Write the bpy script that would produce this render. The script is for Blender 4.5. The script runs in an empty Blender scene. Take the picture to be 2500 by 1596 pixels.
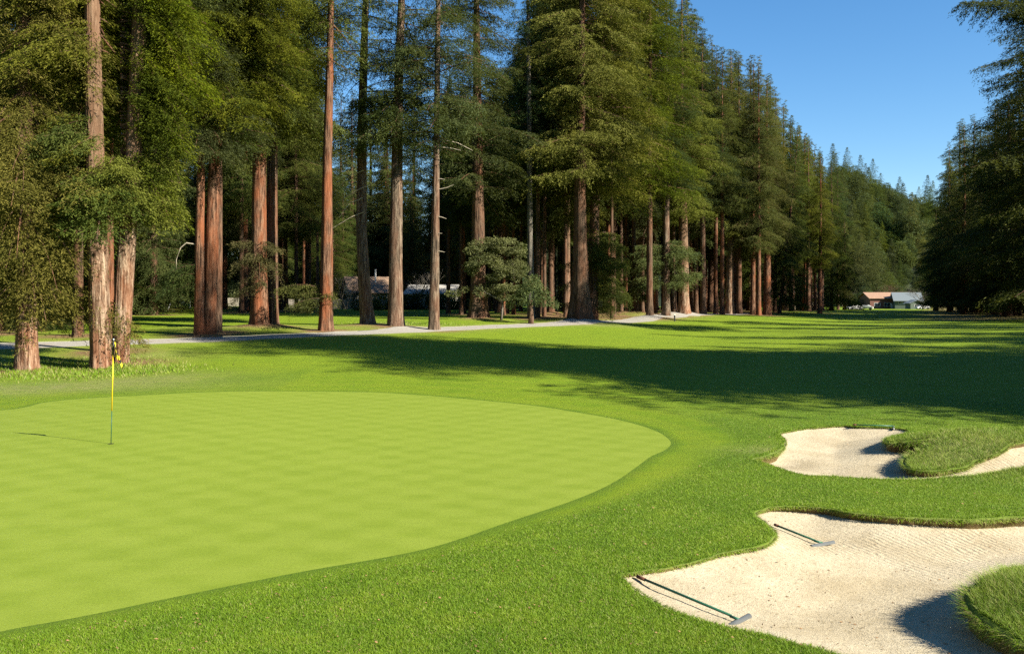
import bpy, math, random
import numpy as np
from mathutils import Vector
S = bpy.context.scene
C = S.collection
R = math.radians

# ------------------------------------------------------------------ camera, sky, sun, exposure
F, CX, HY, CH = 2222.0, 1250.0, 735.0, 3.0      # focal length in photo pixels, centre column, horizon row, eye height
cam = bpy.data.objects.new('camera', bpy.data.cameras.new('camera')); C.objects.link(cam); S.camera = cam
cam.location = (0, 0, CH); cam.rotation_euler = (R(90), 0, 0)
cam.data.sensor_width = 36; cam.data.lens = 36 * F / 2500; cam.data.shift_y = -(798 - HY) / 2500
cam.data.clip_end = 6000; cam.data.clip_start = 0.1
SUN_EL, SUN_AZ = R(32), R(-30)                   # azimuth measured from +X
sv = Vector((math.cos(SUN_EL) * math.cos(SUN_AZ), math.cos(SUN_EL) * math.sin(SUN_AZ), math.sin(SUN_EL)))
w = bpy.data.worlds.new('World'); S.world = w; w.use_nodes = True
nt = w.node_tree; bg = nt.nodes['Background']
sky = nt.nodes.new('ShaderNodeTexSky'); sky.sky_type = 'NISHITA'; sky.sun_disc = False
sky.sun_elevation = SUN_EL; sky.sun_rotation = math.pi / 2 - SUN_AZ
sky.air_density = 1.0; sky.dust_density = 0.05; sky.ozone_density = 3.0; sky.altitude = 300
hsv = nt.nodes.new('ShaderNodeHueSaturation'); hsv.inputs['Saturation'].default_value = 1.25
nt.links.new(sky.outputs[0], hsv.inputs['Color']); nt.links.new(hsv.outputs[0], bg.inputs[0]); bg.inputs[1].default_value = 0.062
sun = bpy.data.objects.new('sun', bpy.data.lights.new('sun', 'SUN')); C.objects.link(sun)
sun.data.energy = 5.0; sun.data.angle = R(0.55); sun.data.color = (1.0, 0.93, 0.80)
sun.rotation_euler = sv.to_track_quat('Z', 'Y').to_euler()
S.view_settings.view_transform = 'Standard'; S.view_settings.look = 'None'; S.view_settings.exposure = 1.6
S.view_settings.gamma = 1
S.render.engine = 'CYCLES'
S.cycles.max_bounces = 5; S.cycles.diffuse_bounces = 3; S.cycles.transmission_bounces = 3; S.cycles.transparent_max_bounces = 4
S.cycles.use_denoising = False
S.cycles.caustics_reflective = False; S.cycles.caustics_refractive = False
rng = np.random.default_rng(7); random.seed(7)

# ------------------------------------------------------------------ small helpers
def tag(o, label=None, cat=None, group=None, kind=None):
    if label: o['label'] = label
    if cat: o['category'] = cat
    if group: o['group'] = group
    if kind: o['kind'] = kind
    return o
def mesh_np(name, V, faces, mats, mi=None, smooth=False):
    """faces: (n,k) int array or list of such arrays"""
    if not isinstance(faces, list): faces = [faces]
    me = bpy.data.meshes.new(name)
    V = np.asarray(V, dtype=np.float32)
    loops = np.concatenate([f.ravel() for f in faces]).astype(np.int32)
    tot = np.concatenate([np.full(len(f), f.shape[1]) for f in faces]).astype(np.int32)
    st = np.concatenate([[0], np.cumsum(tot)[:-1]]).astype(np.int32)
    me.vertices.add(len(V)); me.vertices.foreach_set('co', V.ravel())
    me.loops.add(len(loops)); me.loops.foreach_set('vertex_index', loops)
    me.polygons.add(len(tot)); me.polygons.foreach_set('loop_start', st); me.polygons.foreach_set('loop_total', tot)
    for m in mats: me.materials.append(m)
    if mi is not None: me.polygons.foreach_set('material_index', np.asarray(mi, dtype=np.int32))
    me.polygons.foreach_set('use_smooth', np.full(len(tot), smooth))
    me.update(calc_edges=True)
    return me
def link(name, me, parent=None, loc=(0, 0, 0), rz=0, sc=None):
    o = bpy.data.objects.new(name, me); C.objects.link(o); o.location = loc; o.rotation_euler = (0, 0, rz)
    if sc is not None: o.scale = sc if hasattr(sc, '__len__') else (sc, sc, sc)
    if parent: o.parent = parent
    return o
def attr(me, name, vals):
    a = me.attributes.new(name, 'FLOAT', 'POINT'); a.data.foreach_set('value', np.asarray(vals, dtype=np.float32))
class MB:
    """collects boxes, tubes and panels; build() links them as one mesh"""
    def __init__(s): s.v = []; s.f = []; s.m = []
    def add(s, vs, fs, m=0):
        n = len(s.v); s.v += [tuple(p) for p in vs]; s.f += [[i + n for i in f] for f in fs]; s.m += [m] * len(fs)
    def box(s, a, b, m=0):
        x0, y0, z0 = a; x1, y1, z1 = b
        s.add([(x0, y0, z0), (x1, y0, z0), (x1, y1, z0), (x0, y1, z0), (x0, y0, z1), (x1, y0, z1), (x1, y1, z1), (x0, y1, z1)],
              [(0, 3, 2, 1), (4, 5, 6, 7), (0, 1, 5, 4), (1, 2, 6, 5), (2, 3, 7, 6), (3, 0, 4, 7)], m)
    def tube(s, pts, rs, n=8, m=0, cap=True):
        pts = [Vector(p) for p in pts]
        if not hasattr(rs, '__len__'): rs = [rs] * len(pts)
        vs = []
        for i, p in enumerate(pts):
            d = (pts[min(i + 1, len(pts) - 1)] - pts[max(i - 1, 0)]).normalized()
            a = d.orthogonal().normalized() if abs(d.z) > .9 else d.cross(Vector((0, 0, 1))).normalized()
            b = d.cross(a)
            for k in range(n):
                t = 2 * math.pi * k / n; vs.append(p + (a * math.cos(t) + b * math.sin(t)) * rs[i])
        fs = [(i * n + k, i * n + (k + 1) % n, (i + 1) * n + (k + 1) % n, (i + 1) * n + k) for i in range(len(pts) - 1) for k in range(n)]
        if cap: fs += [tuple(range(n - 1, -1, -1)), tuple((len(pts) - 1) * n + k for k in range(n))]
        s.add(vs, fs, m)
    def build(s, name, mats, parent=None, smooth=False, loc=(0, 0, 0)):
        me = bpy.data.meshes.new(name); me.from_pydata(s.v, [], s.f)
        for m in (mats if isinstance(mats, list) else [mats]): me.materials.append(m)
        me.polygons.foreach_set('material_index', s.m); me.polygons.foreach_set('use_smooth', [smooth] * len(s.f))
        me.update()
        return link(name, me, parent, loc)

# ------------------------------------------------------------------ material helpers
class N:
    def __init__(s, name):
        s.m = bpy.data.materials.new(name); s.m.use_nodes = True; s.t = s.m.node_tree
        s.b = s.t.nodes['Principled BSDF']; s.out = s.t.nodes['Material Output']
        s.b.inputs['Roughness'].default_value = 0.9; s.b.inputs['Specular IOR Level'].default_value = 0.25
    def n(s, typ, **k):
        nd = s.t.nodes.new('ShaderNode' + typ)
        for a, v in k.items(): setattr(nd, a, v)
        return nd
    def l(s, a, b): s.t.links.new(a, b)
    def pos(s): return s.n('NewGeometry').outputs['Position']
    def obj(s): return s.n('TexCoord').outputs['Object']
    def att(s, name): return s.n('Attribute', attribute_name=name).outputs['Fac']
    def noise(s, vec, scale, detail=4, rough=.55, stretch=None, rot=None, dist=0):
        if stretch or rot:
            mp = s.n('Mapping'); s.l(vec, mp.inputs[0])
            if stretch: mp.inputs['Scale'].default_value = stretch
            if rot: mp.inputs['Rotation'].default_value = rot
            vec = mp.outputs[0]
        nz = s.n('TexNoise'); s.l(vec, nz.inputs['Vector']); nz.inputs['Scale'].default_value = scale
        nz.inputs['Detail'].default_value = detail; nz.inputs['Roughness'].default_value = rough; nz.inputs['Distortion'].default_value = dist
        return nz.outputs['Fac']
    def math(s, op, a, b=None, c=None, clamp=False):
        nd = s.n('Math', operation=op); nd.use_clamp = clamp
        for i, v in enumerate((a, b, c)):
            if v is None: continue
            if isinstance(v, (int, float)): nd.inputs[i].default_value = v
            else: s.l(v, nd.inputs[i])
        return nd.outputs[0]
    def rng(s, v, a, b, c=0., d=1., smooth=False):
        nd = s.n('MapRange'); nd.clamp = True
        if smooth: nd.interpolation_type = 'SMOOTHSTEP'
        s.l(v, nd.inputs[0])
        for i, q in enumerate((a, b, c, d)): nd.inputs[i + 1].default_value = q
        return nd.outputs[0]
    def ramp(s, v, stops):
        nd = s.n('ValToRGB'); s.l(v, nd.inputs[0]); e = nd.color_ramp.elements
        while len(e) < len(stops): e.new(0.5)
        for i, (p, c) in enumerate(stops): e[i].position = p; e[i].color = (*c, 1)
        return nd.outputs[0]
    def mix(s, f, a, b, mode='MIX'):
        nd = s.n('Mix', data_type='RGBA', blend_type=mode)
        if isinstance(f, (int, float)): nd.inputs[0].default_value = f
        else: s.l(f, nd.inputs[0])
        for i, v in ((6, a), (7, b)):
            if isinstance(v, tuple): nd.inputs[i].default_value = (*v, 1)
            else: s.l(v, nd.inputs[i])
        return nd.outputs[2]
    def col(s, c):
        k = .79                                   # scales every base colour down; with the raised exposure, shade comes out darker
        if isinstance(c, tuple): s.b.inputs['Base Color'].default_value = (c[0] * k, c[1] * k, c[2] * k, 1)
        else: s.l(s.mix(1., c, (k, k, k), 'MULTIPLY'), s.b.inputs['Base Color'])
    def bump(s, h, strength, dist):
        b = s.n('Bump'); b.inputs['Strength'].default_value = strength; b.inputs['Distance'].default_value = dist
        s.l(h, b.inputs['Height']); s.l(b.outputs[0], s.b.inputs['Normal'])

def plain(name, c, rough=.7, metal=0, var=.15, sc=6.):
    m = N(name); nz = m.noise(m.obj(), sc, 5)
    m.col(m.mix(m.rng(nz, .3, .7), tuple(x * (1 - var) for x in c), tuple(min(1, x * (1 + var)) for x in c)))
    m.b.inputs['Roughness'].default_value = rough; m.b.inputs['Metallic'].default_value = metal
    return m.m
def foliage_mat(name, a, b, c, trans=.20):
    """needles: three tones by position noise, each tree a little different"""
    m = N(name); oi = m.n('ObjectInfo'); p = m.pos()
    big = m.noise(p, .55, 3); small = m.noise(p, 5., 2)
    f = m.math('ADD', m.math('MULTIPLY', big, .5), m.math('MULTIPLY', small, .5))
    f = m.math('ADD', f, m.rng(oi.outputs['Random'], 0, 1, -.11, .11))
    colr = m.ramp(f, [(.36, a), (.5, b), (.64, c)])
    h2 = m.n('HueSaturation'); m.l(m.rng(m.math('FRACT', m.math('MULTIPLY', oi.outputs['Random'], 7.31)), 0, 1, .475, .53), h2.inputs['Hue'])
    m.l(m.rng(m.math('FRACT', m.math('MULTIPLY', oi.outputs['Random'], 3.77)), 0, 1, .85, 1.15), h2.inputs['Saturation']); m.l(colr, h2.inputs['Color']); colr = h2.outputs[0]
    m.col(colr); m.b.inputs['Roughness'].default_value = .75; m.b.inputs['Specular IOR Level'].default_value = .12
    tr = m.n('BsdfTranslucent'); m.l(m.mix(.5, colr, (.24, .27, .03)), tr.inputs[0])
    mx = m.n('MixShader'); mx.inputs[0].default_value = trans
    m.l(m.b.outputs[0], mx.inputs[1]); m.l(tr.outputs[0], mx.inputs[2]); m.l(mx.outputs[0], m.out.inputs[0])
    return m.m
FOL_Y = foliage_mat('needles_yellow_green', (.048, .062, .009), (.105, .116, .015), (.185, .185, .026))
FOL_G = foliage_mat('needles_mid_green', (.036, .054, .012), (.074, .092, .016), (.135, .140, .024))
FOL_D = foliage_mat('needles_deep_green', (.022, .036, .012), (.042, .060, .016), (.080, .095, .022))
FOL_B = foliage_mat('needles_dry_olive', (.050, .050, .016), (.105, .098, .026), (.170, .145, .042))
FOL_P = foliage_mat('needles_blue_green', (.036, .058, .022), (.066, .092, .028), (.125, .145, .038))
FOL_S = foliage_mat('leaves_grey_green', (.060, .080, .028), (.110, .130, .042), (.17, .185, .060))
FOL_H = foliage_mat('leaves_hill_green', (.035, .062, .022), (.058, .090, .030), (.095, .120, .034))
def bark_mat(name, dark, mid, light, red, redamt):
    m = N(name); o = m.obj(); oi = m.n('ObjectInfo')
    off = m.n('VectorMath', operation='SCALE'); off.inputs[0].default_value = (13, 7, 31); m.l(oi.outputs['Random'], off.inputs['Scale'])
    ad = m.n('VectorMath', operation='ADD'); m.l(o, ad.inputs[0]); m.l(off.outputs[0], ad.inputs[1]); v = ad.outputs[0]
    fib = m.noise(v, 9, 6, .65, stretch=(1, 1, .10), dist=.6)
    fine = m.noise(v, 40, 4, .7, stretch=(1, 1, .22))
    pat = m.noise(v, 1.3, 4, .6, stretch=(1, 1, .35))
    fv = m.math('ADD', m.math('MULTIPLY', fib, .72), m.math('MULTIPLY', fine, .28))
    c = m.ramp(fv, [(.41, dark), (.5, mid), (.59, light)])
    c = m.mix(m.math('MULTIPLY', m.rng(pat, .42, .62), redamt), c, m.mix(fv, tuple(x * .35 for x in red), tuple(min(1, x * 1.5) for x in red)))
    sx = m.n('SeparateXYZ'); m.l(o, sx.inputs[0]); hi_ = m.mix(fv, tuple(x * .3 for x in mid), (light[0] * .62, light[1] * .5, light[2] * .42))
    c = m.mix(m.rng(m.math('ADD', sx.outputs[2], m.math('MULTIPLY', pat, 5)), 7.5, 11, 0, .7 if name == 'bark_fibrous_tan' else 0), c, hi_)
    m.col(c); m.bump(fv, 1.0, .10); m.b.inputs['Roughness'].default_value = .95; m.b.inputs['Specular IOR Level'].default_value = .1
    return m.m
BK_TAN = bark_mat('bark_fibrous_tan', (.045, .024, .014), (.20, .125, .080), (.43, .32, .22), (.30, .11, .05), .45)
BK_RED = bark_mat('bark_orange_red', (.03, .015, .009), (.13, .070, .042), (.27, .155, .095), (.27, .090, .038), .8)
BK_GREY = bark_mat('bark_pine_grey', (.035, .025, .018), (.13, .095, .065), (.26, .20, .14), (.22, .09, .05), .35)
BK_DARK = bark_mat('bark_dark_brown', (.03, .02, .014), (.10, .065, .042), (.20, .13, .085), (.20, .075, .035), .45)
BK_PALE = bark_mat('bark_pale_grey', (.05, .045, .035), (.15, .135, .11), (.27, .25, .20), (.25, .15, .1), .15)
BK_TWIG = plain('bark_dead_twig', (.42, .36, .27), .9)

# ------------------------------------------------------------------ terrain heights
def px(x, y, d): return ((x - CX) / F * d, d, CH - (y - HY) / F * d)
ctrl = []
for X, Y in [(0, 6), (6, 6), (14, 6), (-8, 8), (-16, 8), (0, 10), (7, 10), (14, 10), (0, 16), (8, 16), (16, 18), (-6, 14), (-12, 16), (-20, 20),
             (-6, 22), (0, 22), (6, 22), (12, 22), (20, 22), (-14, 28), (-6, 29), (0, 28), (6, 27), (14, 27)]: ctrl.append((X, Y, 0.0))
ctrl += [px(235, 906, 39), px(60, 905, 39), px(0, 975, 29), px(330, 868, 43), px(100, 842, 48), px(330, 833, 50), px(600, 824, 54), px(900, 808, 60), px(1200, 797, 68),
         px(1400, 787, 76), px(1600, 776, 95), px(1720, 768, 112), px(1800, 763, 130), px(760, 760, 120), px(1000, 759, 120), px(400, 750, 120),
         px(600, 778, 80), px(1000, 772, 90), px(1400, 758, 150), px(1250, 832, 56), px(1600, 800, 76), px(1900, 790, 86), px(2200, 803, 72),
         px(2490, 803, 66), px(2490, 850, 50), px(2200, 872, 45), px(1600, 900, 38), px(1100, 900, 37), px(700, 900, 37), px(550, 850, 47),
         px(900, 850, 47), px(1900, 850, 52), px(2200, 758, 250), px(2490, 767, 140), px(1950, 757, 200), px(2050, 775, 120), px(2300, 775, 120),
         px(1700, 752, 220), px(900, 748, 220), px(300, 742, 220)]
for X, Y in [(-120, 60), (-60, 30), (-70, 110), (-120, 220), (80, 60), (60, 30), (120, 130), (160, 240), (-50, 8), (50, 8), (-120, 350), (0, 360), (150, 360),
             (-300, 600), (0, 600), (300, 600)]:
    ctrl.append((X, Y, {30: .4, 8: .1, 60: 1.0, 110: 1.6, 130: 1.2, 220: 1.8, 240: .8}.get(Y, .4)))
ctrl = np.array(ctrl)
def uv_(X, Y):
    Yc = np.clip(Y, 5, 620); return np.stack([np.clip(X / (Yc + 12), -2.2, 2.2) * 1.3, np.log(Yc + 12)], -1)
def tps(r): return np.where(r > 0, r * r * np.log(r + 1e-12), 0)
cuv = uv_(ctrl[:, 0], ctrl[:, 1]); nC = len(cuv)
K = tps(np.linalg.norm(cuv[:, None] - cuv[None], axis=-1)) + np.eye(nC) * 2e-4
Pm = np.c_[np.ones(nC), cuv]; A = np.block([[K, Pm], [Pm.T, np.zeros((3, 3))]])
coef = np.linalg.solve(A, np.r_[ctrl[:, 2], np.zeros(3)])
mounds = []                                       # (x, y, height, radius) bumps under trees and around the bunkers
def zbase(X, Y):
    X = np.atleast_1d(np.asarray(X, float)); Y = np.atleast_1d(np.asarray(Y, float)); out = np.zeros(len(X))
    q = uv_(X, Y)
    for i in range(0, len(X), 20000):
        d = np.linalg.norm(q[i:i + 20000, None] - cuv[None], axis=-1)
        out[i:i + 20000] = tps(d) @ coef[:nC] + coef[nC] + q[i:i + 20000] @ coef[nC + 1:]
    out += .05 * np.sin(X * .31 + 1) * np.sin(Y * .23) + .10 * np.clip((Y - 60) / 60, 0, 1) * (np.sin(X * .11 + Y * .05) + np.sin(Y * .13 + 2 - X * .04))
    return np.clip(out, -1.5, 3.2)
def zg(X, Y, turf=1.0):
    X = np.atleast_1d(np.asarray(X, float)); Y = np.atleast_1d(np.asarray(Y, float)); z = zbase(X, Y)
    for (mx, my, h, r) in mounds:
        dd = ((X - mx) ** 2 + (Y - my) ** 2) / (r * r); z = z + h * np.exp(-dd)
    if turf:
        for (mx, my, h, rx, ry) in turf_mounds: z = z + turf * h * np.exp(-((((X - mx) / rx) ** 2 + ((Y - my) / ry) ** 2) ** 2))
    return z
turf_mounds = []                                  # turf bulges that the sand does not share
def G(X, Y): return float(zg(X, Y)[0])
def ray(pxx, pyy, dz=0.0):
    """world point where the photo pixel meets the ground (+dz)"""
    Y = (CH - dz) * F / max(pyy - HY, 3)
    for _ in range(25):
        X = (pxx - CX) / F * Y; z = G(X, Y) + dz
        Y = .5 * Y + .5 * (CH - z) * F / max(pyy - HY, 3)
    return np.array([(pxx - CX) / F * Y, Y])

# ------------------------------------------------------------------ outlines on the ground
D = 1 / .96320
def smooth_loop(pts, n=8):
    P = np.array(pts, float); out = []; m = len(P)
    for i in range(m):
        p0, p1, p2, p3 = P[i - 1], P[i], P[(i + 1) % m], P[(i + 2) % m]
        for k in range(n):
            t = k / n
            out.append(.5 * ((2 * p1) + (-p0 + p2) * t + (2 * p0 - 5 * p1 + 4 * p2 - p3) * t * t + (-p0 + 3 * p1 - 3 * p2 + p3) * t ** 3))
    return np.array(out)
green_px = [(0, 965), (110, 945), (260, 933), (500, 921), (720, 920), (900, 923), (1100, 938), (1250, 953), (1350, 968), (1460, 988), (1540, 1012), (1576, 1037),
            (1566, 1056), (1530, 1073), (1500, 1095), (1440, 1135), (1350, 1175), (1200, 1225), (1000, 1290), (700, 1345), (400, 1405), (200, 1447),
            (0, 1483), (-400, 1560), (-1500, 1500), (-1900, 1250), (-1200, 1060), (-450, 985)]
GREEN = smooth_loop([ray(a * D, b * D) for a, b in green_px])
b1_px = [(1770, 1207), (1800, 1192), (1850, 1188), (1940, 1192), (2020, 1205), (2150, 1215), (2280, 1218), (2408, 1212), (2560, 1206), (2720, 1225), (2700, 1262), (2560, 1300),
         (2408, 1335), (2345, 1354), (2298, 1378), (2283, 1408), (2308, 1445), (2360, 1480), (2420, 1512), (2520, 1560), (2560, 1680), (2300, 1720), (2130, 1640),
         (2050, 1580), (2000, 1552), (1930, 1527), (1860, 1510), (1790, 1490), (1720, 1475), (1640, 1455), (1560, 1425), (1500, 1390), (1470, 1368), (1452, 1350),
         (1500, 1342), (1620, 1322), (1690, 1300), (1750, 1288), (1800, 1277), (1818, 1252), (1795, 1228)]
mI = ray(2440 * D, 1430 * D); mounds.append((mI[0] + .2, mI[1], .22, 1.0))
B1 = smooth_loop([ray(a * D, b * D) for a, b in b1_px])
b2_px = [(1902, 1057), (1935, 1050), (1974, 1044), (2056, 1038), (2091, 1041), (2178, 1044), (2222, 1051), (2192, 1063), (2166, 1075), (2200, 1076), (2250, 1072), (2306, 1066),
         (2285, 1078), (2265, 1088), (2230, 1106), (2213, 1125), (2226, 1142), (2265, 1148), (2309, 1145), (2352, 1139), (2375, 1126), (2419, 1109), (2448, 1097),
         (2466, 1083), (2505, 1075), (2580, 1068), (2660, 1085), (2600, 1123), (2500, 1141), (2440, 1151), (2381, 1160), (2294, 1167), (2221, 1170), (2149, 1169),
         (2047, 1163), (1974, 1160), (1925, 1150), (1887, 1137), (1868, 1130), (1836, 1120), (1872, 1109), (1908, 1092), (1915, 1074)]
turf_mounds.append((10.3, 18.2, .34, 2.9, 1.6))
B2 = smooth_loop([ray(a, b) for a, b in b2_px])
path_px = [(-400, 850), (-100, 846), (100, 843), (330, 834), (600, 824), (800, 813), (1000, 804), (1200, 797), (1400, 787), (1550, 779), (1650, 773), (1740, 767), (1830, 762)]
path_d = [45, 47, 48, 50, 54, 57, 62, 68, 76, 88, 99, 113, 135]
PATH = np.array([((a - CX) / F * d, d) for (a, b), d in zip(path_px, path_d)])
PATH = np.array([PATH[0]] + [p for i in range(len(PATH) - 1) for p in [PATH[i] + (PATH[i + 1] - PATH[i]) * t for t in (.25, .5, .75, 1)]])
for _ in range(4): PATH[1:-1] = .25 * PATH[:-2] + .5 * PATH[1:-1] + .25 * PATH[2:]
def seg_dist(P, L, closed):
    Q = np.roll(L, -1, 0) if closed else L[1:]; A0 = L if closed else L[:-1]; best = np.full(len(P), 1e9)
    for a, b in zip(A0, Q):
        ab = b - a; t = np.clip(((P - a) @ ab) / (ab @ ab + 1e-12), 0, 1)
        best = np.minimum(best, np.hypot(*(P - a - t[:, None] * ab).T))
    return best
def sdf_poly(P, L):
    out = np.full(len(P), 50.0)
    lo, hi = L.min(0) - 4, L.max(0) + 4
    m = ((P >= lo) & (P <= hi)).all(1); p = P[m]
    d = seg_dist(p, L, True); ins = np.zeros(len(p), bool); Q = np.roll(L, -1, 0)
    for a, b in zip(L, Q):
        if a[1] == b[1]: continue
        c = ((a[1] > p[:, 1]) != (b[1] > p[:, 1])) & (p[:, 0] < (b[0] - a[0]) * (p[:, 1] - a[1]) / (b[1] - a[1]) + a[0]); ins ^= c
    out[m] = np.where(ins, -d, d); return out
def wob(P, s, a): return a * (np.sin(P[:, 0] * s + 1.3) * np.sin(P[:, 1] * s * 1.1) + .6 * np.sin(P[:, 0] * s * 2.3 + P[:, 1] * s * 1.7) + .4 * np.sin(P[:, 1] * s * 4.1 - P[:, 0] * s * 3.3))
def sdf_sand(P): return np.minimum(sdf_poly(P, B1) + wob(P, 6, .022), sdf_poly(P, B2) + wob(P, 6, .022))
def sdf_green(P): return sdf_poly(P, GREEN)
def sdf_path(P):
    out = np.full(len(P), 50.); m = (P[:, 1] > 38) & (P[:, 1] < 145) & (np.abs(P[:, 0]) < 90)
    out[m] = seg_dist(P[m], PATH, False) - 1.55 + wob(P[m], .9, .12); return out
# lip height of the turf above the sand: (point, extra)
lips = [(ray(2250 * D, 1216 * D), .075, 3.2), (ray(2560 * D, 1212 * D), .05, 2.0), (mI, .27, 1.5), (ray(1888, 1105), .16, .7),
        (ray(2240, 1074), .20, .8), (ray(2218, 1128), .14, .7)]
def lip(P):
    h = np.full(len(P), .035)
    for c, a, r in lips: h += a * np.exp(-((P - c) ** 2).sum(1) / (r * r))
    return h
def zsand(P, sd):
    z = zg(P[:, 0], P[:, 1], .8) - lip(P) - .24 * (1 - np.exp(np.minimum(sd, 0) / 1.0))
    return z + .012 * np.sin(P[:, 0] * 3.1 + P[:, 1]) * np.sin(P[:, 1] * 2.3)

# ------------------------------------------------------------------ tree bases known early so the ground can rise and brown under them
# name key: (depth, [(px, py, width px) ...up], bark)
TR = [
 # depth, trunk polyline in photo pixels (x, y, width), bark, flare
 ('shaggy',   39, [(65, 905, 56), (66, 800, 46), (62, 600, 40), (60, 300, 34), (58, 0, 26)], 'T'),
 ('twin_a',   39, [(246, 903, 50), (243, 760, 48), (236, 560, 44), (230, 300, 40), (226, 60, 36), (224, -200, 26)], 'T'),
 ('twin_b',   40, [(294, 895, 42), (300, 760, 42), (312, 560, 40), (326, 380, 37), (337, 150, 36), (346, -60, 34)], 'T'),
 ('slim_mid', 45, [(266, 860, 26), (266, 500, 20), (268, 200, 17), (270, 0, 14)], 'R'),
 ('pair_a',   55, [(486, 818, 27), (487, 600, 21), (493, 300, 16), (500, 0, 12)], 'R'),
 ('pair_b',   55.5, [(510, 812, 34), (516, 620, 31), (524, 400, 27), (530, 180, 22), (534, 0, 18)], 'R'),
 ('behind_b', 57, [(533, 805, 20), (534, 600, 17), (536, 300, 13), (540, 0, 9)], 'D'),
 ('red_half', 62, [(634, 797, 44), (632, 600, 36), (634, 320, 30), (637, 0, 22)], 'R'),
 ('dark_pal', 63, [(666, 797, 30), (664, 600, 27), (665, 320, 24), (668, 0, 17)], 'D'),
 ('orange',   60, [(795, 804, 36), (797, 700, 30), (799, 400, 22), (804, 200, 18), (808, 0, 13)], 'R'),
 ('lean_pine',66, [(898, 786, 36), (890, 700, 30), (882, 560, 26), (884, 300, 22), (889, 120, 18), (893, 0, 15)], 'G'),
 ('grey_pine',64, [(967, 793, 40), (966, 640, 33), (969, 400, 27), (974, 180, 22), (980, 0, 17)], 'G'),
 ('slim_pine',63, [(1059, 799, 29), (1062, 640, 21), (1065, 400, 16), (1070, 0, 11)], 'G'),
 ('big_dark', 78, [(1168, 782, 48), (1168, 640, 34), (1167, 480, 27), (1165, 250, 20), (1163, 0, 14)], 'D'),
 ('pale_pine',82, [(1297, 780, 20), (1295, 620, 16), (1293, 400, 12), (1290, 100, 9), (1289, 0, 7)], 'P'),
 ('bold',     80, [(1416, 782, 56), (1416, 640, 36), (1416, 480, 28), (1418, 250, 21), (1421, 0, 14)], 'D'),
 ('bold_b',   84, [(1446, 775, 30), (1450, 600, 24), (1456, 350, 20), (1468, 150, 15), (1478, 0, 11)], 'D'),
]
for key, d, pts, bk in TR:
    h, r = {'red_half': (.30, 2.2), 'lean_pine': (.22, 2.0), 'grey_pine': (.22, 2.0), 'big_dark': (.3, 2.2), 'bold': (.35, 2.4), 'twin_b': (.15, 1.6)}.get(key, (.05, 1.0))
    mounds.append(((pts[0][0] - CX) / F * d, d, h, r))
for qx, qd in ((1345, 95), (1500, 100), (1560, 98), (1640, 100), (1670, 105), (1590, 92)):
    mounds.append(((qx - CX) / F * qd, qd, .45, 1.8))

# ------------------------------------------------------------------ ground grid, cut exactly along the outlines
def lines(*seg):
    out = []
    for a, b, s in seg: n = max(1, int(round((b - a) / s))); out += list(np.linspace(a, b, n, endpoint=False))
    return np.array(out + [seg[-1][1]])
xs = lines((-1800, -220, 90), (-220, -60, 5), (-60, -22, .9), (-22, -2.5, .3), (-2.5, 13, .1), (13, 40, .7), (40, 220, 5), (220, 1800, 90))
ys = lines((-300, -10, 30), (-10, 6, 1), (6, 23, .1), (23, 60, .35), (60, 130, 1), (130, 420, 5), (420, 3000, 90))
XX, YY = np.meshgrid(xs, ys); P2 = np.c_[XX.ravel(), YY.ravel()]; nx = len(xs)
ii, jj = np.meshgrid(np.arange(len(ys) - 1), np.arange(nx - 1), indexing='ij'); a0 = (ii * nx + jj).ravel()
T0 = np.r_[np.c_[a0, a0 + 1, a0 + nx + 1], np.c_[a0, a0 + nx + 1, a0 + nx]]
class Cut:
    def __init__(s, P): s.P = [P]; s.n = len(P); s.new = []; s.cache = {}
    def pts(s): return np.r_[s.P[0], np.array(s.new).reshape(-1, 2)] if s.new else s.P[0]
    def cut(s, T, phi_fn):
        P = s.pts(); used = np.unique(T); phi = np.full(len(P), 9.); phi[used] = phi_fn(P[used]); phi[np.abs(phi) < 1e-5] = 1e-5
        ins = phi[T] < 0; k = ins.sum(1)
        keep_in = [T[k == 3]]; keep_out = [T[k == 0]]; ti, to, edge = [], [], []
        def ev(i, j):
            key = (min(i, j), max(i, j))
            if key not in s.cache:
                a, b = key; t = phi[a] / (phi[a] - phi[b]); s.new.append(P[a] * (1 - t) + P[b] * t); s.cache[key] = s.n + len(s.new) - 1
            return s.cache[key]
        s.cache = {}
        for t in T[(k == 1) | (k == 2)]:
            poly = list(t); a, b = [], []; cr = []
            for i in range(3):
                u, v = int(poly[i]), int(poly[(i + 1) % 3]); (a if phi[u] < 0 else b).append(u)
                if (phi[u] < 0) != (phi[v] < 0): e = ev(u, v); a.append(e); b.append(e); cr.append((e, phi[u] < 0))
            for q, dst in ((a, ti), (b, to)):
                for i in range(1, len(q) - 1): dst.append((q[0], q[i], q[i + 1]))
            (e1, f1), (e2, f2) = cr
            edge.append((e1, e2) if f1 else (e2, e1))
        mk = lambda L: np.array(L, dtype=int).reshape(-1, 3)
        return np.r_[T[k == 3], mk(ti)], np.r_[T[k == 0], mk(to)], edge
cut = Cut(P2)
T_sand, T1, sand_edge = cut.cut(T0, sdf_sand)
T_green, T2, _ = cut.cut(T1, sdf_green)
T_path, T_ground, path_edge = cut.cut(T2, sdf_path)
PP = cut.pts(); ZZ = zg(PP[:, 0], PP[:, 1])
sG = sdf_green(PP); sS = sdf_sand(PP); ZS = zsand(PP, sS)
ZZ = ZZ - .04 * np.exp(-np.maximum(sG, 0) / .25) * (sG < 8) * 0
duff = np.zeros(len(PP))
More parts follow.
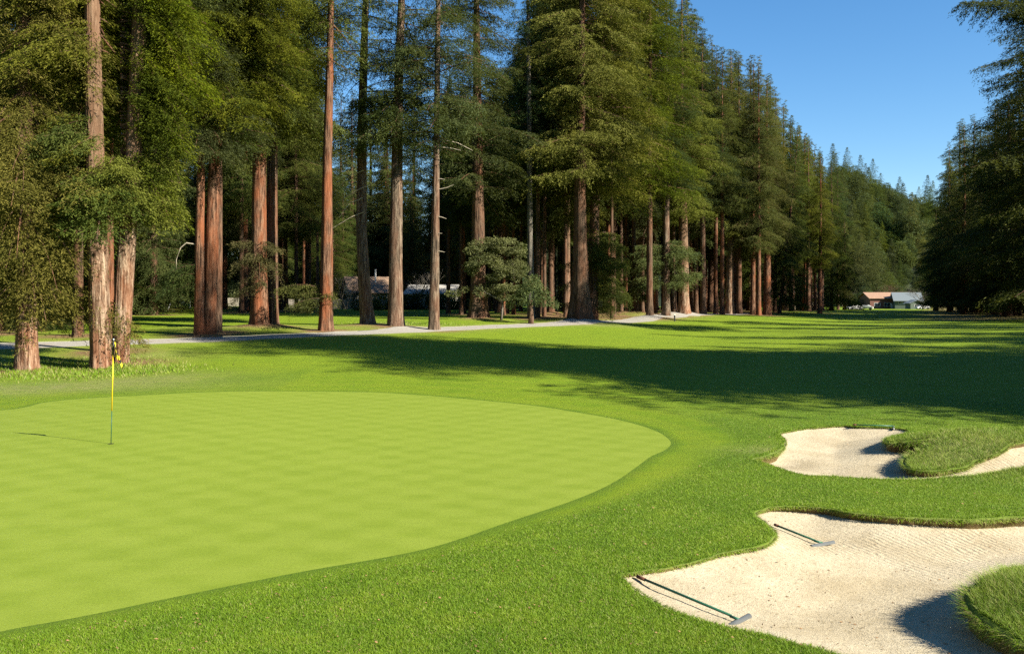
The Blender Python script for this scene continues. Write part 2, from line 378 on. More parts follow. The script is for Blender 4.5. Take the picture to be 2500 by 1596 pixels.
def submesh(name, T, Z, mats, extra):
    u, inv = np.unique(T, return_inverse=True); me = mesh_np(name, np.c_[PP[u], Z[u]], inv.reshape(-1, 3), mats, smooth=True)
    for k, v in extra.items(): attr(me, k, v[u])
    return me
DUFF = []                                         # filled by the trees: (x, y, radius, strength)

# ground materials
def turf(name, kind):
    m = N(name); p = m.pos()
    g = m.att('green_dist'); n1 = m.noise(p, .35, 4); n2 = m.noise(p, 2.2, 5, .6); n3 = m.noise(p, 34, 3, .7); n4 = m.noise(p, 110, 2, .7)
    if kind == 'green':
        stripe = m.n('TexWave', wave_type='BANDS', bands_direction='X'); mp = m.n('Mapping'); m.l(p, mp.inputs[0]); mp.inputs['Rotation'].default_value = (0, 0, R(38))
        m.l(mp.outputs[0], stripe.inputs[0]); stripe.inputs['Scale'].default_value = .42; stripe.inputs['Distortion'].default_value = .6; stripe.inputs['Detail'].default_value = 1
        fl = m.noise(p, 1.6, 5, .65, stretch=(.35, 1, 1), rot=(0, 0, R(12)))
        f = m.math('ADD', m.math('MULTIPLY', fl, .55), m.math('MULTIPLY', n2, .25)); f = m.math('ADD', f, m.math('MULTIPLY', n3, .2))
        c = m.ramp(f, [(.33, (.160, .225, .017)), (.5, (.188, .254, .022)), (.68, (.225, .285, .034))])
        st2 = m.n('TexWave', wave_type='BANDS', bands_direction='X'); mp2 = m.n('Mapping'); m.l(p, mp2.inputs[0]); mp2.inputs['Rotation'].default_value = (0, 0, R(-50)); m.l(mp2.outputs[0], st2.inputs[0]); st2.inputs['Scale'].default_value = .42; st2.inputs['Distortion'].default_value = .5
        c = m.mix(m.rng(m.math('ADD', m.math('MULTIPLY', stripe.outputs[1], .5), m.math('MULTIPLY', st2.outputs[1], .5)), .25, .75, 0, .45), c, (.235, .300, .036)); spk = m.rng(m.noise(p, 45, 4, .75), .3, .7, .86, 1.14); cc = m.n('CombineColor'); [m.l(spk, cc.inputs[i]) for i in range(3)]; m.col(m.mix(1., c, cc.outputs[0], 'MULTIPLY'))
        m.bump(m.noise(p, 160, 2, .8), .35, .01)
    else:
        n5 = m.noise(p, .9, 5, .7, stretch=(.4, 1.6, 1), rot=(0, 0, R(-8)))
        base = m.ramp(m.math('ADD', m.math('MULTIPLY', n1, .35), m.math('ADD', m.math('MULTIPLY', n2, .3), m.math('MULTIPLY', n5, .35))), [(.34, (.105, .195, .006)), (.5, (.160, .245, .008)), (.66, (.215, .280, .012))])
        rough = m.ramp(m.math('ADD', m.math('MULTIPLY', n1, .5), m.math('MULTIPLY', n3, .5)), [(.34, (.070, .130, .008)), (.5, (.115, .195, .011)), (.68, (.18, .245, .018))])
        wv = m.n('TexWave', wave_type='BANDS', bands_direction='X'); cb = m.n('CombineXYZ'); m.l(g, cb.inputs[0]); m.l(cb.outputs[0], wv.inputs[0]); wv.inputs['Scale'].default_value = .24
        wv.inputs['Distortion'].default_value = 0
        base = m.mix(m.rng(wv.outputs[1], .3, .7, 0, .35), base, (.195, .262, .016))
        rf = m.att('rough_amt'); c = m.mix(rf, base, rough)
        spk = m.rng(n4, .35, .7, .78, 1.2); cc = m.n('CombineColor'); [m.l(spk, cc.inputs[i]) for i in range(3)]; c = m.mix(1., c, cc.outputs[0], 'MULTIPLY')
        collar = m.rng(g, .03, .30, .6, 0.); c = m.mix(collar, c, (.07, .13, .012))
        dry = m.math('MULTIPLY', m.att('dry_amt'), m.rng(n2, .35, .6, .35, 1.)); c = m.mix(dry, c, m.mix(n3, (.16, .17, .05), (.42, .37, .17)))
        df = m.math('MULTIPLY', m.att('duff_amt'), m.rng(n2, .3, .55, .5, 1.15), clamp=True); c = m.mix(df, c, m.mix(n3, (.10, .055, .028), (.32, .19, .10)))
        m.col(c); m.bump(m.math('ADD', n3, m.math('MULTIPLY', n4, .6)), .8, .035)
    m.b.inputs['Roughness'].default_value = .85; m.b.inputs['Specular IOR Level'].default_value = .15
    return m.m
M_GREEN, M_TURF = turf('putting_turf', 'green'), turf('fairway_turf', 'fair')
def sandmat():
    m = N('bunker_sand'); p = m.pos(); n1 = m.noise(p, 1.1, 4); n3 = m.noise(p, 60, 4, .7); n4 = m.noise(p, 12, 5, .7)
    c = m.ramp(m.math('ADD', m.math('MULTIPLY', n1, .6), m.math('MULTIPLY', n4, .4)), [(.35, (.40, .33, .21)), (.55, (.52, .445, .305)), (.7, (.57, .50, .36))])
    c = m.mix(m.rng(m.noise(p, 34, 2, .5), .60, .70, 0, .75), c, (.24, .19, .10)); m.col(c)
    mp = m.n('Mapping'); m.l(p, mp.inputs[0]); mp.inputs['Rotation'].default_value = (0, 0, R(-24))
    wv = m.n('TexWave', wave_type='BANDS', bands_direction='X'); m.l(mp.outputs[0], wv.inputs[0]); wv.inputs['Scale'].default_value = 3.6; wv.inputs['Distortion'].default_value = 5.0; wv.inputs['Detail'].default_value = 2
    msk = m.math('MULTIPLY', m.att('rough_amt'), m.rng(m.noise(p, .9, 2), .38, .55, .25, 1))
    h = m.math('ADD', m.math('MULTIPLY', m.math('MULTIPLY', wv.outputs[1], msk), .75), m.math('ADD', m.math('MULTIPLY', n4, 1.1), m.math('MULTIPLY', n3, .8)))
    m.bump(h, .55, .035); m.b.inputs['Roughness'].default_value = 1; m.b.inputs['Specular IOR Level'].default_value = .1
    return m.m
M_SAND = sandmat()
def pathmat():
    m = N('path_gravel'); p = m.pos(); n = m.noise(p, 5, 5, .65); n2 = m.noise(p, 60, 3, .7); n3 = m.noise(p, .5, 3)
    c = m.ramp(m.math('ADD', m.math('MULTIPLY', n, .5), m.math('MULTIPLY', n2, .5)), [(.35, (.27, .25, .21)), (.6, (.38, .355, .31))])
    m.col(m.mix(m.rng(n3, .5, .7, 0, .5), c, (.33, .26, .18))); m.bump(n2, .5, .02); return m.m
M_PATH = pathmat()
M_LIP = plain('cut_turf_edge', (.13, .10, .045), .95, var=.5, sc=14)

# ------------------------------------------------------------------ foliage generator
def leaves(pos, dirv, length, width, jit=.25):
    """rhombus leaves: pos (n,3), dirv (n,3)"""
    n = len(pos); d = dirv + rng.normal(0, jit, (n, 3)); d /= np.linalg.norm(d, axis=1)[:, None]
    u = rng.normal(0, 1, (n, 3)) * .55 + np.array([0, 0, 1.]); s = np.cross(d, u); s /= np.linalg.norm(s, axis=1)[:, None] + 1e-9
    L = (length * rng.uniform(.6, 1.3, n))[:, None]; W = (width * rng.uniform(.7, 1.3, n))[:, None]
    V = np.stack([pos, pos + d * L * .5 + s * W, pos + d * L - np.array([0, 0, .12]) * L, pos + d * L * .5 - s * W], 1).reshape(-1, 3)
    return V
def branches(z, az, L, rise, droop, leaf, dens, axis=None, twigf=.30, spread=.42, hang=1.0):
    """conifer boughs. returns leaf verts and limb prisms. z, az, L arrays"""
    LV, BV, BF = [], [], []; nb = 0
    rise0, droop0 = rise, droop
    for i in range(len(z)):
        Li = L[i]; rise = rise0 + rng.normal(0, .20); droop = droop0 * rng.uniform(.2, 1.9) + max(rise, 0) * .5; d = np.array([math.cos(az[i]), math.sin(az[i]), 0]); lat = np.array([-d[1], d[0], 0])
        base = np.array([0, 0, z[i]]) if axis is None else axis(z[i])
        def cur(s): return base + np.outer(s * Li, d) + np.outer(rise * Li * s - droop * Li * s ** 2 * 1.0, [0, 0, 1.])
        K = max(4, int(Li / twigf)); k = np.repeat(np.arange(K), 2); side = np.tile([-1., 1.], K)
        s0 = .12 + .88 * (k + rng.uniform(0, 1, len(k))) / K
        tw = Li * spread * np.sin(np.pi * np.clip(s0 * .92 + .06, 0, 1)) ** .75 * rng.uniform(.5, 1.15, len(k)) + .06 * Li
        nl = np.maximum(2, (tw * dens).astype(int)); idx = np.repeat(np.arange(len(k)), nl); m = len(idx)
        t = rng.uniform(0, 1, m); T = t * tw[idx]
        c = cur(s0[idx]); dirt = lat[None] * side[idx][:, None] * .8 + d[None] * .6
        bow = rng.uniform(.2, .95, len(k))[idx]
        p = c + dirt * T[:, None] + np.outer(-bow * T * t, [0, 0, 1]) + rng.normal(0, .06, (m, 3))
        p[:, 2] -= (rng.uniform(0, 1, len(k))[idx] < .55) * rng.uniform(0, 1, m) ** 1.3 * np.minimum(.24 * Li, 1.0) * np.sin(np.pi * s0[idx]) * hang
        side2 = rng.choice([-1, 1], m)[:, None]
        dv = dirt * .7 + (d[None] * .8 - lat[None] * side[idx][:, None] * .5) * side2 * .7 + np.array([0, 0, -.45])
        LV.append(leaves(p, dv, leaf * 1.1, leaf * .125))
        ss = np.linspace(0, 1, 6); q = cur(ss); r = .012 * Li * (1 - ss * .85) + .006
        for a in range(3):
            an = a * 2.094; BV.append(q + (np.outer(r * math.cos(an), lat) + np.outer(r * math.sin(an), [0, 0, 1.])))
        for a in range(3):
            b = (a + 1) % 3
            for j in range(5): BF.append((nb + a * 6 + j, nb + b * 6 + j, nb + b * 6 + j + 1, nb + a * 6 + j + 1))
        nb += 18
    return np.concatenate(LV), np.concatenate(BV), np.array(BF)
def crown_mesh(name, H, h0, r, nb, leaf, dens, fol, bark, rise=.18, droop=.42, top=.9, gap=0, sectors=None, lowfac=.75, spread=.42, jitter=.35, limbs=True, twigf=.30):
    u = (np.arange(nb) + rng.uniform(0, 1, nb)) / nb; u = u ** 1.08
    z = h0 + (H - h0) * u
    prof = r * (1 - u ** 1.7) ** top * (lowfac + (1 - lowfac) * np.clip(u * 5, 0, 1)) + .35
    L = prof * rng.uniform(1 - jitter, 1 + jitter * .6, nb)
    az = np.arange(nb) * 2.39996 + rng.normal(0, .3, nb); q = rng.uniform(0, 6.28, 4)
    L = L * (.92 + .30 * np.sin(az * 2 + z * .55 + q[0]) + .22 * np.sin(az * 3 - z * .9 + q[1]) + .14 * np.sin(z * 1.7 + q[2]))
    if sectors is not None: az = np.array([sectors[i % len(sectors)] + rng.normal(0, .45) for i in range(nb)])
    if gap > 0: keep = (np.sin(az * 2 + z * .8 + q[3]) * .7 + rng.normal(0, .6, nb)) > (-1 + 2 * gap); z, az, L = z[keep], az[keep], L[keep]
    LV, BV, BF = branches(z, az, L, rise, droop, leaf, dens, spread=spread, twigf=twigf)
    nL = len(LV) // 4; fl = np.arange(nL * 4).reshape(-1, 4)
    if not limbs: return mesh_np(name, LV, fl, [fol])
    V = np.r_[LV, BV]; return mesh_np(name, V, [fl, BF + len(LV)], [fol, bark], np.r_[np.zeros(nL), np.ones(len(BF))])
def blob_mesh(name, blobs, leaf, n, fol, shell=.5):
    """broadleaf crown: (cx, cy, cz, rx, rz) lobes filled with leaves, denser to the outside"""
    LV = []
    for cx, cy, cz, rx, rz in blobs:
        m = int(n * rx * rx); d = rng.normal(0, 1, (m, 3)); d /= np.linalg.norm(d, axis=1)[:, None]
        rad = rng.uniform(shell, 1, m) ** .7 * (1 + .16 * np.sin(d[:, 0] * 6 + cx * 3) * np.sin(d[:, 2] * 7 + cz) + .08 * np.sin(d[:, 1] * 13))
        p = d * rad[:, None] * [rx, rx, rz] + [cx, cy, cz]
        LV.append(leaves(p, d * .8 + rng.normal(0, .6, (m, 3)), leaf, leaf * .32))
    V = np.concatenate(LV); return mesh_np(name, V, np.arange(len(V)).reshape(-1, 4), [fol])
def trunk_mesh(name, pts, bark, nr=26, furrow=.05, flare=.35, ridges=13, dz=.35):
    """pts: (x, y, z, r) local polyline from the base up; real ridged bark relief"""
    P = np.array(pts, float); zz = P[:, 2]; n = max(12, int((zz[-1] - zz[0]) / dz)); t = np.linspace(0, 1, n) ** 1.25; z = zz[0] + (zz[-1] - zz[0]) * t
    x, y, r = (np.interp(z, zz, P[:, i]) for i in (0, 1, 3)); a = np.linspace(0, 2 * np.pi, nr, endpoint=False)
    ph = rng.uniform(0, 6.28, 6); hz = z - zz[0]
    A, Zm = np.meshgrid(a, hz)
    rel = np.sin(A * ridges + ph[0] + .8 * np.sin(Zm * .9 + ph[1]) + .35 * Zm * .3) * .5 + .35 * np.sin(A * (ridges // 2) + ph[2] + .7 * np.sin(Zm * .5)) + .25 * np.sin(A * 3 + Zm * .4 + ph[3])
    rel += rng.normal(0, .18, rel.shape)
    r0 = r[0]; fl = flare * np.exp(-hz / (r0 * 1.6 + .1))[:, None] * (1 + .55 * np.sin(A * 5 + ph[4]) + .3 * np.sin(A * 8 + ph[5]))
    rr = r[:, None] * (1 + furrow * rel + fl)
    V = np.stack([x[:, None] + rr * np.cos(A), y[:, None] + rr * np.sin(A), np.broadcast_to(z[:, None], A.shape)], -1).reshape(-1, 3)
    i, j = np.meshgrid(np.arange(n - 1), np.arange(nr), indexing='ij'); j2 = (j + 1) % nr
    Fq = np.stack([i * nr + j, i * nr + j2, (i + 1) * nr + j2, (i + 1) * nr + j], -1).reshape(-1, 4)
    return mesh_np(name, V, Fq, [bark], smooth=True)

NEAR, MID, FAR = .15, .22, .62
LIB = {}
def lib(key, *a, **k): LIB[key] = crown_mesh('crown_' + key, *a, **k)
ST = dict(rise=.03, droop=.20)
lib('shag', 34, 2.4, 3.0, 380, .14, 36, FOL_B, BK_DARK, rise=.0, droop=.5, twigf=.22)
lib('n_gold', 40, 13.5, 4.7, 290, NEAR, 52, FOL_Y, BK_DARK, gap=.2, **ST)
lib('n_full', 42, 11.0, 4.0, 290, NEAR, 48, FOL_G, BK_DARK, gap=.2, **ST)
lib('n_low', 26, 1.2, 3.6, 200, NEAR, 36, FOL_G, BK_DARK, **ST)
lib('sparse', 36, 12.0, 4.2, 130, .17, 24, FOL_P, BK_DARK, rise=.10, droop=.22, gap=.30)
lib('sparse_b', 38, 15.0, 3.8, 110, .17, 24, FOL_G, BK_DARK, rise=.05, droop=.25, gap=.30)
lib('m_tall', 48, 14, 4.6, 290, MID, 31, FOL_Y, BK_DARK, twigf=.34, gap=.24, jitter=.5, **ST)
lib('m_tall_b', 46, 12, 4.3, 280, MID, 31, FOL_G, BK_DARK, twigf=.34, gap=.24, jitter=.5, **ST)
lib('m_dark', 44, 17, 3.8, 210, MID, 29, FOL_D, BK_DARK, twigf=.34, **ST)
lib('m_low', 30, 1.2, 3.8, 190, MID, 29, FOL_D, BK_DARK, twigf=.34, **ST)
lib('m_lowg', 36, 2.5, 4.3, 210, MID, 29, FOL_G, BK_DARK, twigf=.34, **ST)
lib('f_a', 42, 2, 6.5, 210, FAR, 3.6, FOL_G, BK_DARK, twigf=.7, limbs=False)
lib('f_b', 36, 3, 5.4, 190, FAR, 3.6, FOL_D, BK_DARK, twigf=.7, limbs=False)
lib('f_c', 44, 9, 6.8, 200, FAR, 3.6, FOL_Y, BK_DARK, twigf=.7, limbs=False)
LIB['round'] = blob_mesh('crown_round', [(0, 0, 9, 5.5, 6), (3, 1, 13, 4.2, 4.5), (-3, 0, 14, 4, 4.5), (0, -1, 18, 3.4, 4.5), (1, 3, 10, 4.5, 5)], .62, 90, FOL_H, .6)
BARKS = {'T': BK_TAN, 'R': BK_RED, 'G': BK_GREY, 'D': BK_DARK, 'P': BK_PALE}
TLIB = {}
for k, bk in BARKS.items():
    for q in range(2):
        TLIB[k + str(q)] = trunk_mesh('trunk_' + k, [(0, 0, -.5, .5), (.1 * (q * 2 - 1), 0, 15, .40), (.25 * (q * 2 - 1), .1, 30, .25), (.2 * (q * 2 - 1), 0, 46, .04)], bk, nr=18, dz=.8, ridges=9, flare=.45)

HGT = {'m_tall': 48, 'm_tall_b': 46, 'm_lowg': 36, 'm_dark': 44, 'm_low': 30, 'n_full': 42, 'n_low': 26, 'n_gold': 40, 'f_b': 36, 'f_a': 42, 'f_c': 44}
SKY = [(-200, -400), (820, -400), (850, 230), (1010, 215), (1200, 170), (1250, -400), (1660, -300), (1735, 25), (1790, 115), (1890, 140), (1930, 215), (1975, 300), (2050, 385), (2110, 440), (2225, 455),
       (2275, 340), (2330, 270), (2405, 235), (2440, 160), (2480, -300), (2800, -400)]
def cap(x, d, H, r=5.0):
    """tallest a tree may be here without rising over the real skyline"""
    y = max(np.interp(q, [a for a, b in SKY], [b for a, b in SKY]) for q in (x - .5 * r / d * F, x, x + .5 * r / d * F))
    return min(H, (HY - y) / F * d + 2.0)
def tree_empty(kind, X, Y, label, cat, group, dz=0):
    e = bpy.data.objects.new(kind, None); C.objects.link(e); e.location = (X, Y, G(X, Y) + dz); e.empty_display_size = .5
    tag(e, label, cat, group); return e
def lib_tree(kind, X, Y, crown, bark, r, label, group, H=1.0, cat='tree', lean=0, z=None, trunk=True, base=46.):
    e = tree_empty(kind, X, Y, label, cat, group)
    if z is not None: e.location.z = z
    elif Y > 84 and crown in HGT: H = cap(X / Y * F + CX, Y, H * HGT[crown]) / HGT[crown]
    rz = random.uniform(0, 6.28)
    if trunk: link('trunk', TLIB[bark + random.choice('01')], e, rz=rz, sc=(r / .5, r / .5, H * HGT.get(crown, 46) * .97 / 46.))
    c = link('crown', LIB[crown], e, rz=rz, sc=(H * random.uniform(.9, 1.1), H * random.uniform(.9, 1.1), H))
    if lean: e.rotation_euler = (0, lean, 0)
    return e
# ------------------------------------------------------------------ hand-placed trunks in front
LBL = {
 'shaggy': ('redwood_tree', 'shaggy olive-brown redwood with drooping boughs down to the grass, beside the double redwood'),
 'twin_a': ('redwood_tree', 'thick furrowed tan redwood trunk directly behind the flagstick, the wider of the close pair'),
 'twin_b': ('redwood_tree', 'furrowed tan redwood leaning outward at the top, right beside the flag, with low green boughs'),
 'slim_mid': ('redwood_tree', 'slim shaded red trunk standing in the gap between the two thick tan trunks'),
 'pair_a': ('redwood_tree', 'slim reddish trunk with a bent dead branch, touching a thicker one at the path'),
 'pair_b': ('redwood_tree', 'reddish bulging trunk, the thicker of the two joined at the base near the path'),
 'behind_b': ('redwood_tree', 'dark narrow trunk hidden half behind the bulging reddish trunk'),
 'red_half': ('redwood_tree', 'redwood lit orange along one edge with a drooping green tuft low on its trunk'),
 'dark_pal': ('redwood_tree', 'dark grey-brown trunk standing close to the redwood with the drooping tuft'),
 'orange': ('redwood_tree', 'tall bare bright orange trunk at the path edge, with a leafy sprig low down'),
 'lean_pine': ('pine_tree', 'dark pine whose foot curves sideways on a grassy hummock before the tan house'),
 'grey_pine': ('pine_tree', 'stout brown pine on the grassy hummock, with a white patch at its foot'),
 'slim_pine': ('pine_tree', 'straight slim grey-brown pine with short dead white stubs, beside the path'),
 'big_dark': ('redwood_tree', 'broad dark trunk rising behind the grey-green oak'),
 'pale_pine': ('pine_tree', 'pale grey slender pine rising behind the round bushy oak'),
 'bold': ('redwood_tree', 'massive dark redwood on a grassy mound where the path runs past its roots'),
 'bold_b': ('redwood_tree', 'redwood just behind the massive mound redwood, low bright green boughs on its trunk'),
}
def clump_branches(parent, spec, fol, leaf=.2, dens=16, name='low_boughs', droop=.5, rise=.1, spread=.42):
    """spec: list of (z, azimuth deg, length) boughs springing from the trunk"""
    z = np.array([s[0] for s in spec], float); az = np.array([R(s[1]) for s in spec]); L = np.array([s[2] for s in spec], float)
    LV, BV, BF = branches(z, az, L, rise, droop, leaf, dens, spread=spread, hang=spread / .42, twigf=min(.3, .16 if leaf < .23 else .22))
    nL = len(LV) // 4; me = mesh_np(name, np.r_[LV, BV], [np.arange(nL * 4).reshape(-1, 4), BF + len(LV)], [fol, BK_DARK], np.r_[np.zeros(nL), np.ones(len(BF))])
    return link(name, me, parent)
def boughs(z0, z1, n, L, sect, sd=40):
    return [(random.uniform(z0, z1), random.gauss(random.choice(sect), sd), L * random.uniform(.55, 1.15)) for _ in range(n)]
T = {}
for key, d, pts, bk in TR:
    X0, Y0 = (pts[0][0] - CX) / F * d, d; kind, label = LBL[key]
    e = tree_empty(kind, X0, Y0, label, 'tree', 'trees standing along the path'); z0 = e.location.z; loc = []
    for (a, b, wd) in pts:
        loc.append([(a - CX) / F * d - X0, 0, CH - (b - HY) / F * d - z0, wd / 2 / F * d])
    loc[0][2] = 0; loc[0][3] *= .9
    loc.insert(0, [loc[0][0], 0, -.6, loc[0][3]])
    top = loc[-1]; sl = (top[0] - loc[-2][0]) / max(top[2] - loc[-2][2], .1); H = 38 if kind == 'redwood_tree' else 33
    loc.append([top[0] + sl * (H - top[2]) * .5, 0, H, .05])
    near = d < 50
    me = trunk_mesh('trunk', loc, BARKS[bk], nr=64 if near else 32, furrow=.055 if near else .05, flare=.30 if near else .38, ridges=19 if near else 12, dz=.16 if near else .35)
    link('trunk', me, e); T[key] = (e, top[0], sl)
    DUFF.append((X0, Y0, 1.7, .8))
def put_crown(key, crown, h=1.0, rz=0., dx=0., dz=0.):
    e, tx, sl = T[key]; return link('crown', LIB[crown], e, loc=(tx * .8 + dx, 0, dz), rz=rz, sc=(1, 1, h))
put_crown('shaggy', 'shag')
put_crown('pair_a', 'n_full', 1.0, 1.0); put_crown('pair_b', 'n_gold', 1.02, 2.0); put_crown('behind_b', 'n_full', .9, 4.0, dz=2)
put_crown('red_half', 'n_gold', 1.0, .5); put_crown('dark_pal', 'n_gold', 1.05, 3.0, dz=-.5)
put_crown('orange', 'sparse_b', 1.05, 1.2, dz=2); put_crown('lean_pine', 'sparse', 1.0, 2.2); put_crown('grey_pine', 'sparse', 1.02, 4.0, dz=-1)
put_crown('slim_pine', 'sparse_b', .95, 3.3, dz=-2); put_crown('big_dark', 'm_tall_b', .9, 1); put_crown('pale_pine', 'sparse', 1.1, 5)
put_crown('bold', 'm_tall', .95, 2, dz=-1); c = put_crown('bold_b', 'm_tall_b', 1.05, 5, dz=0, dx=.8); c.scale = (1.15, 1.15, 1); put_crown('slim_mid', 'n_full', .9, 0, dz=4)
# twin redwoods: side boughs only, so that the trunks stay visible
def only(sp, f): return [q for q in sp if f(q[1] % 360)]
for key, f_, fol in (('twin_a', lambda a: 75 < a < 255, FOL_G), ('twin_b', lambda a: a < 150 or a > 352, FOL_Y)):
    e, tx, sl = T[key]
    sp = boughs(8.5, 13.5, 20, 2.6, (170,) if key == 'twin_a' else (10,)) + boughs(13.0, 34, 190, 3.8, (0, 90, 180, 30, 150)) + boughs(11, 17, 30, 2.8, (90, 60, 120))
    clump_branches(e, only(sp, f_), fol, NEAR, 36, 'crown', droop=.3, rise=0)
e, tx, sl = T['twin_b']
clump_branches(e, boughs(6.3, 8.8, 34, 2.4, (-60, 0, -120, 30)), FOL_Y, NEAR, 34, droop=.2)
clump_branches(e, only(boughs(9, 17, 60, 2.9, (10, 20, -10), 14), lambda a: a < 90 or a > 345), FOL_Y, NEAR, 34, droop=.75)
e, tx, sl = T['twin_a']
clump_branches(e, boughs(6.4, 8.6, 24, 2.2, (-110, -60, 180)), FOL_G, NEAR, 34, droop=.2); clump_branches(e, boughs(8.9, 11.2, 18, 2.6, (-160, 180), 20), FOL_G, NEAR, 34, droop=.2)
clump_branches(T['red_half'][0], boughs(2.6, 5.8, 15, 2.1, (-70, -20, 190), 25), FOL_B, NEAR, 34, droop=.6)
clump_branches(T['orange'][0], boughs(1.5, 3.1, 8, 2.8, (180, 200, 160), 14) + boughs(1.6, 2.6, 7, .9, (-60, 0)), FOL_Y, NEAR, 36, droop=.2)
clump_branches(T['pair_a'][0], boughs(3.0, 4.6, 12, 2.1, (185, 200, 170), 12), FOL_G, NEAR, 30, droop=.35)
clump_branches(T['bold_b'][0], boughs(1.2, 8.2, 44, 3.1, (-60, 0, 30)), FOL_Y, .18, 26, droop=.15)
clump_branches(T['grey_pine'][0], boughs(13.0, 16.5, 30, 2.9, (0, -40, 180, 200)), FOL_G, .17, 26, droop=.25); clump_branches(T['grey_pine'][0], boughs(18, 20, 16, 2.6, (-60, 180, 0)), FOL_P, .17, 26, droop=.2)
clump_branches(T['slim_pine'][0], boughs(13.5, 20, 36, 3.0, (0, 30, -30, 180)), FOL_P, .17, 24, droop=.2)
for hgt, L, up in ((5.4, .7, -.1), (6.6, .5, .0), (7.8, .8, -.2), (9.6, 1.3, .35), (10.4, .7, -.1), (12.6, 1.8, -.3), (13.2, 2.6, -.9), (15.0, 1.2, .1)):
    mb = MB(); mb.tube([(0.1, 0, hgt), (.1 + L * .6, -.2, hgt + up * .4), (.1 + L, -.3, hgt + up)], [.05, .035, .012], 5); mb.build('dead_stub', BK_TWIG, T['slim_pine'][0])
mb = MB(); mb.tube([(0, 0, 5.4), (-.7, -.2, 5.5), (-1.05, -.2, 5.2), (-1.3, -.2, 4.5), (-1.3, -.2, 3.9)], [.04, .035, .03, .02, .01], 6)
mb.build('bent_dead_branch', BK_TWIG, T['pair_a'][0])
for a in range(7):
    mb = MB(); x = random.uniform(-.5, .6); mb.tube([(x, -.5, 8 + a), (x - .9, -.7, 7.6 + a), (x - 1.6 - random.random(), -.7, 6.6 + a)], [.035, .025, .01], 5); mb.build('hanging_dead_twig', BK_TWIG, T['lean_pine'][0])

# fillers, deep forest: those share a label by zone
def zone(n, px0, px1, d0, d1, crowns, barks, label, group, hs=(.85, 1.05), rad=(.25, .5), kind='redwood_tree', avoid=None):
    k = 0; tries = 0; placed = []
    while k < n and tries < n * 60:
        tries += 1; d = d0 + (d1 - d0) * random.random(); x = random.uniform(px0, px1); X = (x - CX) / F * d
        if any((X - a) ** 2 + (d - b) ** 2 < (3.0 + d * .012) ** 2 for a, b in placed): continue
        if avoid and avoid(x, d): continue
        if any(abs((X - a) * .5 + (d - b) * .866) < 7 and d < b for a, b in ((-24, 155), (-13, 150), (-36, 138))): continue
        placed.append((X, d)); k += 1
        lib_tree(kind, X, d, random.choice(crowns), random.choice(barks), random.uniform(*rad), label, group, random.uniform(*hs))
        DUFF.append((X, d, 2.2, .8))
# second rank: trunk base px, depth, width px, bark, crown, height factor, label
ROW2 = [
 (1345, 95, 16, 'D', 'm_dark', .9, 'narrow dark redwood between the pale slender pine and the massive mound redwood'),
 (1386, 92, 13, 'T', 'm_dark', .85, 'thin trunk with a pale sunlit foot, hard against the massive mound redwood'),
 (1489, 100, 12, 'R', 'm_tall_b', .9, 'thin reddish trunk behind the low bright green boughs'),
 (1516, 104, 12, 'D', 'm_dark', .9, 'thin dark trunk with its foot on the second brown duff mound'),
 (1548, 100, 12, 'D', 'm_tall', .9, 'dark slender redwood rising from the middle of the duff mounds'),
 (1568, 108, 12, 'D', 'm_dark', .95, 'shaded slender trunk between the duff mounds and the dark split base'),
 (1586, 92, 18, 'D', 'm_tall', .9, 'dark redwood with a knobbly black base in front of the duff mounds'),
 (1600, 106, 12, 'R', 'm_tall_b', .95, 'slim trunk with a red sunlit edge behind the knobbly black base'),
 (1626, 98, 22, 'G', 'm_dark', .8, 'short-looking grey trunk wrapped in a dark green tuft beside the marker post'),
 (1670, 104, 30, 'T', 'm_tall', .95, 'wide pale fluted redwood base glowing in sun behind the marker post'),
 (1699, 125, 13, 'D', 'm_tall_b', .9, 'thin black trunk following the wide pale fluted redwood'),
 (1717, 112, 17, 'D', 'm_dark', .85, 'smooth dark trunk cut off by foliage where the path leaves the lawn'),
 (1749, 150, 10, 'G', 'm_tall_b', .9, 'far slim trunk seen over the end of the path'),
 (1781, 124, 24, 'T', 'm_tall', .98, 'bright pale-edged redwood where the path disappears'),
 (1804, 127, 16, 'D', 'm_tall_b', .9, 'dark fluted trunk touching the bright pale-edged redwood'),
 (1838, 124, 14, 'R', 'm_tall', .96, 'first of the tight redwood trio with red lit strips'),
 (1852, 122, 14, 'R', 'm_tall_b', 1.0, 'second of the tight redwood trio with red lit strips'),
 (1873, 127, 22, 'R', 'm_tall', 1.0, 'widest trunk closing the tight redwood trio at the lawn edge'),
 (1903, 140, 10, 'D', 'm_lowg', .8, 'slanting dark trunk leaning away past the redwood trio'),
 (1934, 165, 12, 'D', 'm_tall', .95, 'dark trunk beside the small tan house past the trio'),
 (1966, 172, 14, 'R', 'm_tall_b', .98, 'redwood with pale upper stem on the far side of the small tan house'),
 (1979, 178, 12, 'R', 'm_tall', .9, 'redwood paired with the pale-stemmed one near the small tan house'),
 (2004, 180, 16, 'D', 'm_tall_b', .86, 'wide black trunk deep in shade before the lawn-edge conifer'),
]
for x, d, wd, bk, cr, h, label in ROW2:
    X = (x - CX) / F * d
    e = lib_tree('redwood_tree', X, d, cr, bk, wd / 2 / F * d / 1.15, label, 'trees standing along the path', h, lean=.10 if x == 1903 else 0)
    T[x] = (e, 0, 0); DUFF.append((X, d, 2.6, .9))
clump_branches(T[1626][0], boughs(3.2, 8.2, 32, 3.4, (0, 190, -30, 180), 25), FOL_P, .2, 24, droop=.1, rise=.12)
clump_branches(T[1489][0], boughs(2.0, 6.0, 26, 2.2, (-90, 0, 180)), FOL_G, .2, 24, droop=.2)
clump_branches(T[1548][0], boughs(1.5, 4.4, 22, 2.0, (-90, 0, 180)), FOL_D, .2, 24, droop=.2)

